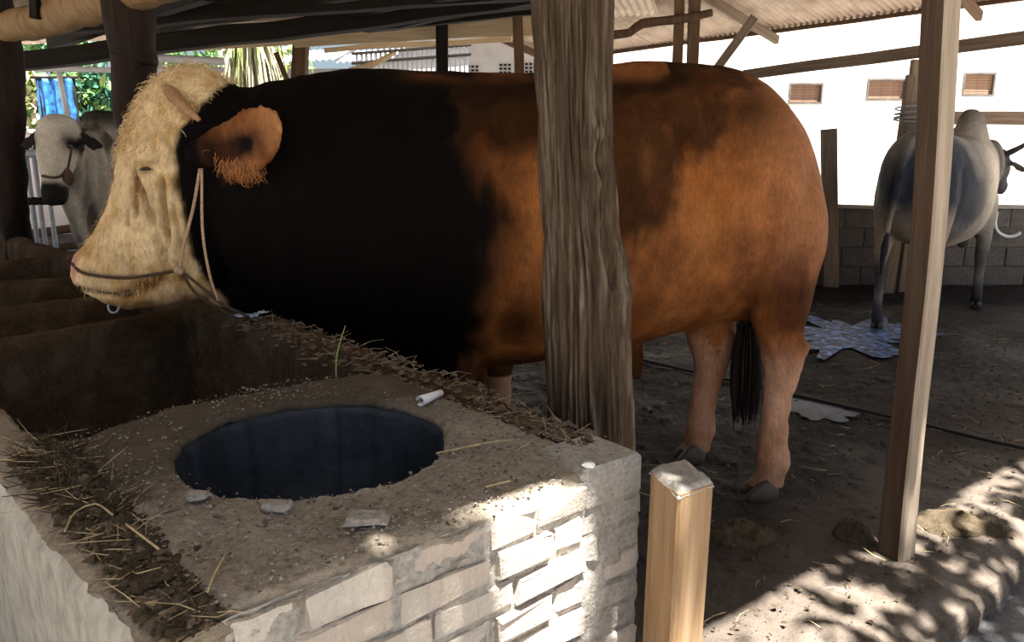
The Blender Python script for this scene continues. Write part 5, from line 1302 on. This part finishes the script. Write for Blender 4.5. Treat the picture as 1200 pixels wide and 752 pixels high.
tag(pole('dry_branch', [at(410, 84, 10.6), at(436, 76, 10.6), at(462, 62, 10.7)], [.05, .045, .03], M['wood_pale'], None, 10, .08, .1), 'bare pale branch lying over the pickets above the bull withers', 'branch')

# ------------------------------------------------------------------ shade tree outside, over the open end of the barn
tree = empty('shade_tree', eq(3.4, -4.2, -.16), 'tall leafy tree standing in the yard beside the open end of the barn', 'tree')
pole('trunk', [eq(3.4, -4.2, -.25), eq(3.3, -4.0, 1.6), eq(3.0, -3.6, 3.4), eq(2.6, -2.8, 5.0)], [.24, .20, .17, .12], M['bark_dark'], tree, 20, .08, .1)
for e, q, z in ((.2, -.6, 5.0), (-1.2, -1.0, 5.2), (2.4, -.5, 4.9), (4.2, -.7, 4.8), (5.6, -1.2, 5.0)):
    pole('limb', [eq(2.8, -3.2, 4.2), eq((2.8 + e) / 2, (-3.2 + q) / 2, 4.9), eq(e, q, z)], [.10, .07, .03], M['bark_dark'], tree, 10, .06, .15)
def canopy(c, r):  # unseen canopy
    e = c[0] * EV[0] + c[1] * EV[1]; q = c[0] * QV[0] + c[1] * QV[1]
    qg = q + .286 * c[2]; eg = e + .016 * c[2]              # where its shade falls on the floor
    n_ = float(noise(np.array([[eg, qg, 0]]), 7, 91)[0])
    if eg < .70: return r.random() < (.98 if -.3 < qg else .3)
    if eg < 1.0: d = .0 if qg > .8 else .5
    elif eg < 1.26: d = .97 if qg > .98 else .0
    elif eg < 1.95: d = .04 if qg > .74 else .9
    elif qg > .74: d = .28
    else: d = .97 if qg < .62 else .6
    return r.random() < d + .9 * n_ * (d > .1) * (d < .9)
tv = []
rr_ = np.random.default_rng(77); V = []; F = []
while len(V) < 5 * 15000:
    e, q, z = rr_.uniform(-2.2, 6.2), rr_.uniform(-2.6, -.02), rr_.uniform(4.5, 5.3)
    c = np.array(eq(e, q, z))
    if e < 1.1 and q < -1.05: continue
    if not canopy(c, rr_): continue
    L = rr_.uniform(.07, .15); d = rr_.normal(0, 1, 3) * [1, 1, .35]; d /= np.linalg.norm(d); s = np.cross(d, [0, 0, 1]) + rr_.normal(0, .25, 3); s /= np.linalg.norm(s); nn = np.cross(s, d); w = L * .55; n0 = len(V)
    V += [c, c + d * L * .5 + s * w * .5 - nn * w * .12, c + d * L, c + d * L * .5 - s * w * .5 - nn * w * .12, c + d * L * .5 + nn * w * .05]
    F += [(n0, n0 + 1, n0 + 4), (n0 + 1, n0 + 2, n0 + 4), (n0 + 2, n0 + 3, n0 + 4), (n0 + 3, n0, n0 + 4)]
tag(mk('foliage', V, F, M['leaf_a'], tree), kind='stuff')

# dark halter of the pale cow
h2 = empty('rope_halter', (-2.85, 4.92, 1.2), 'dark rope halter on the head of the pale cow at far left', 'rope')
pole('cheek_rope', [at(84, 172, 5.0), at(82, 185, 4.94), at(79, 200, 4.90)], [.008] * 3, M['rope_dark'], h2, 8, .05, .03)
pole('nose_rope', [at(79, 200, 4.90), at(70, 207, 4.84), at(60, 208, 4.83), at(50, 206, 4.86)], [.009] * 4, M['rope_dark'], h2, 8, .05, .03)
q0 = at(80, 207, 4.885)
v, f = loft([(q0 + Vector((0, 0, .055)), (.008, 0, 0), (0, .006, 0)), (q0 + Vector((0, -.005, .025)), (.03, 0, 0), (0, .02, 0)), (q0 + Vector((0, -.005, -.02)), (.034, 0, 0), (0, .022, 0)), (q0 + Vector((0, 0, -.055)), (.01, 0, 0), (0, .008, 0))], 14, 3)
mk('knot', v, f, M['rope_dark'], h2, True)

for o in SC.objects:
    if o.parent is None and not o.get('group') and not o.get('kind'):
        b = o.name.split('.')[0]
        g = {'straw_stalk': 'straw stalks lying on the trough', 'leafy_tree': 'trees beyond the barn', 'dung_pat': 'dung heaps on the barn floor', 'mortar_flake': 'loose flakes on the trough slab',
             'timber_post': 'square timber posts of the barn', 'round_post': 'round posts along the trough', 'rail': 'rails by the back wall', 'puddle': 'puddles on the barn floor', 'rope_halter': 'halters of the cattle'}.get(b)
        if g: o['group'] = g
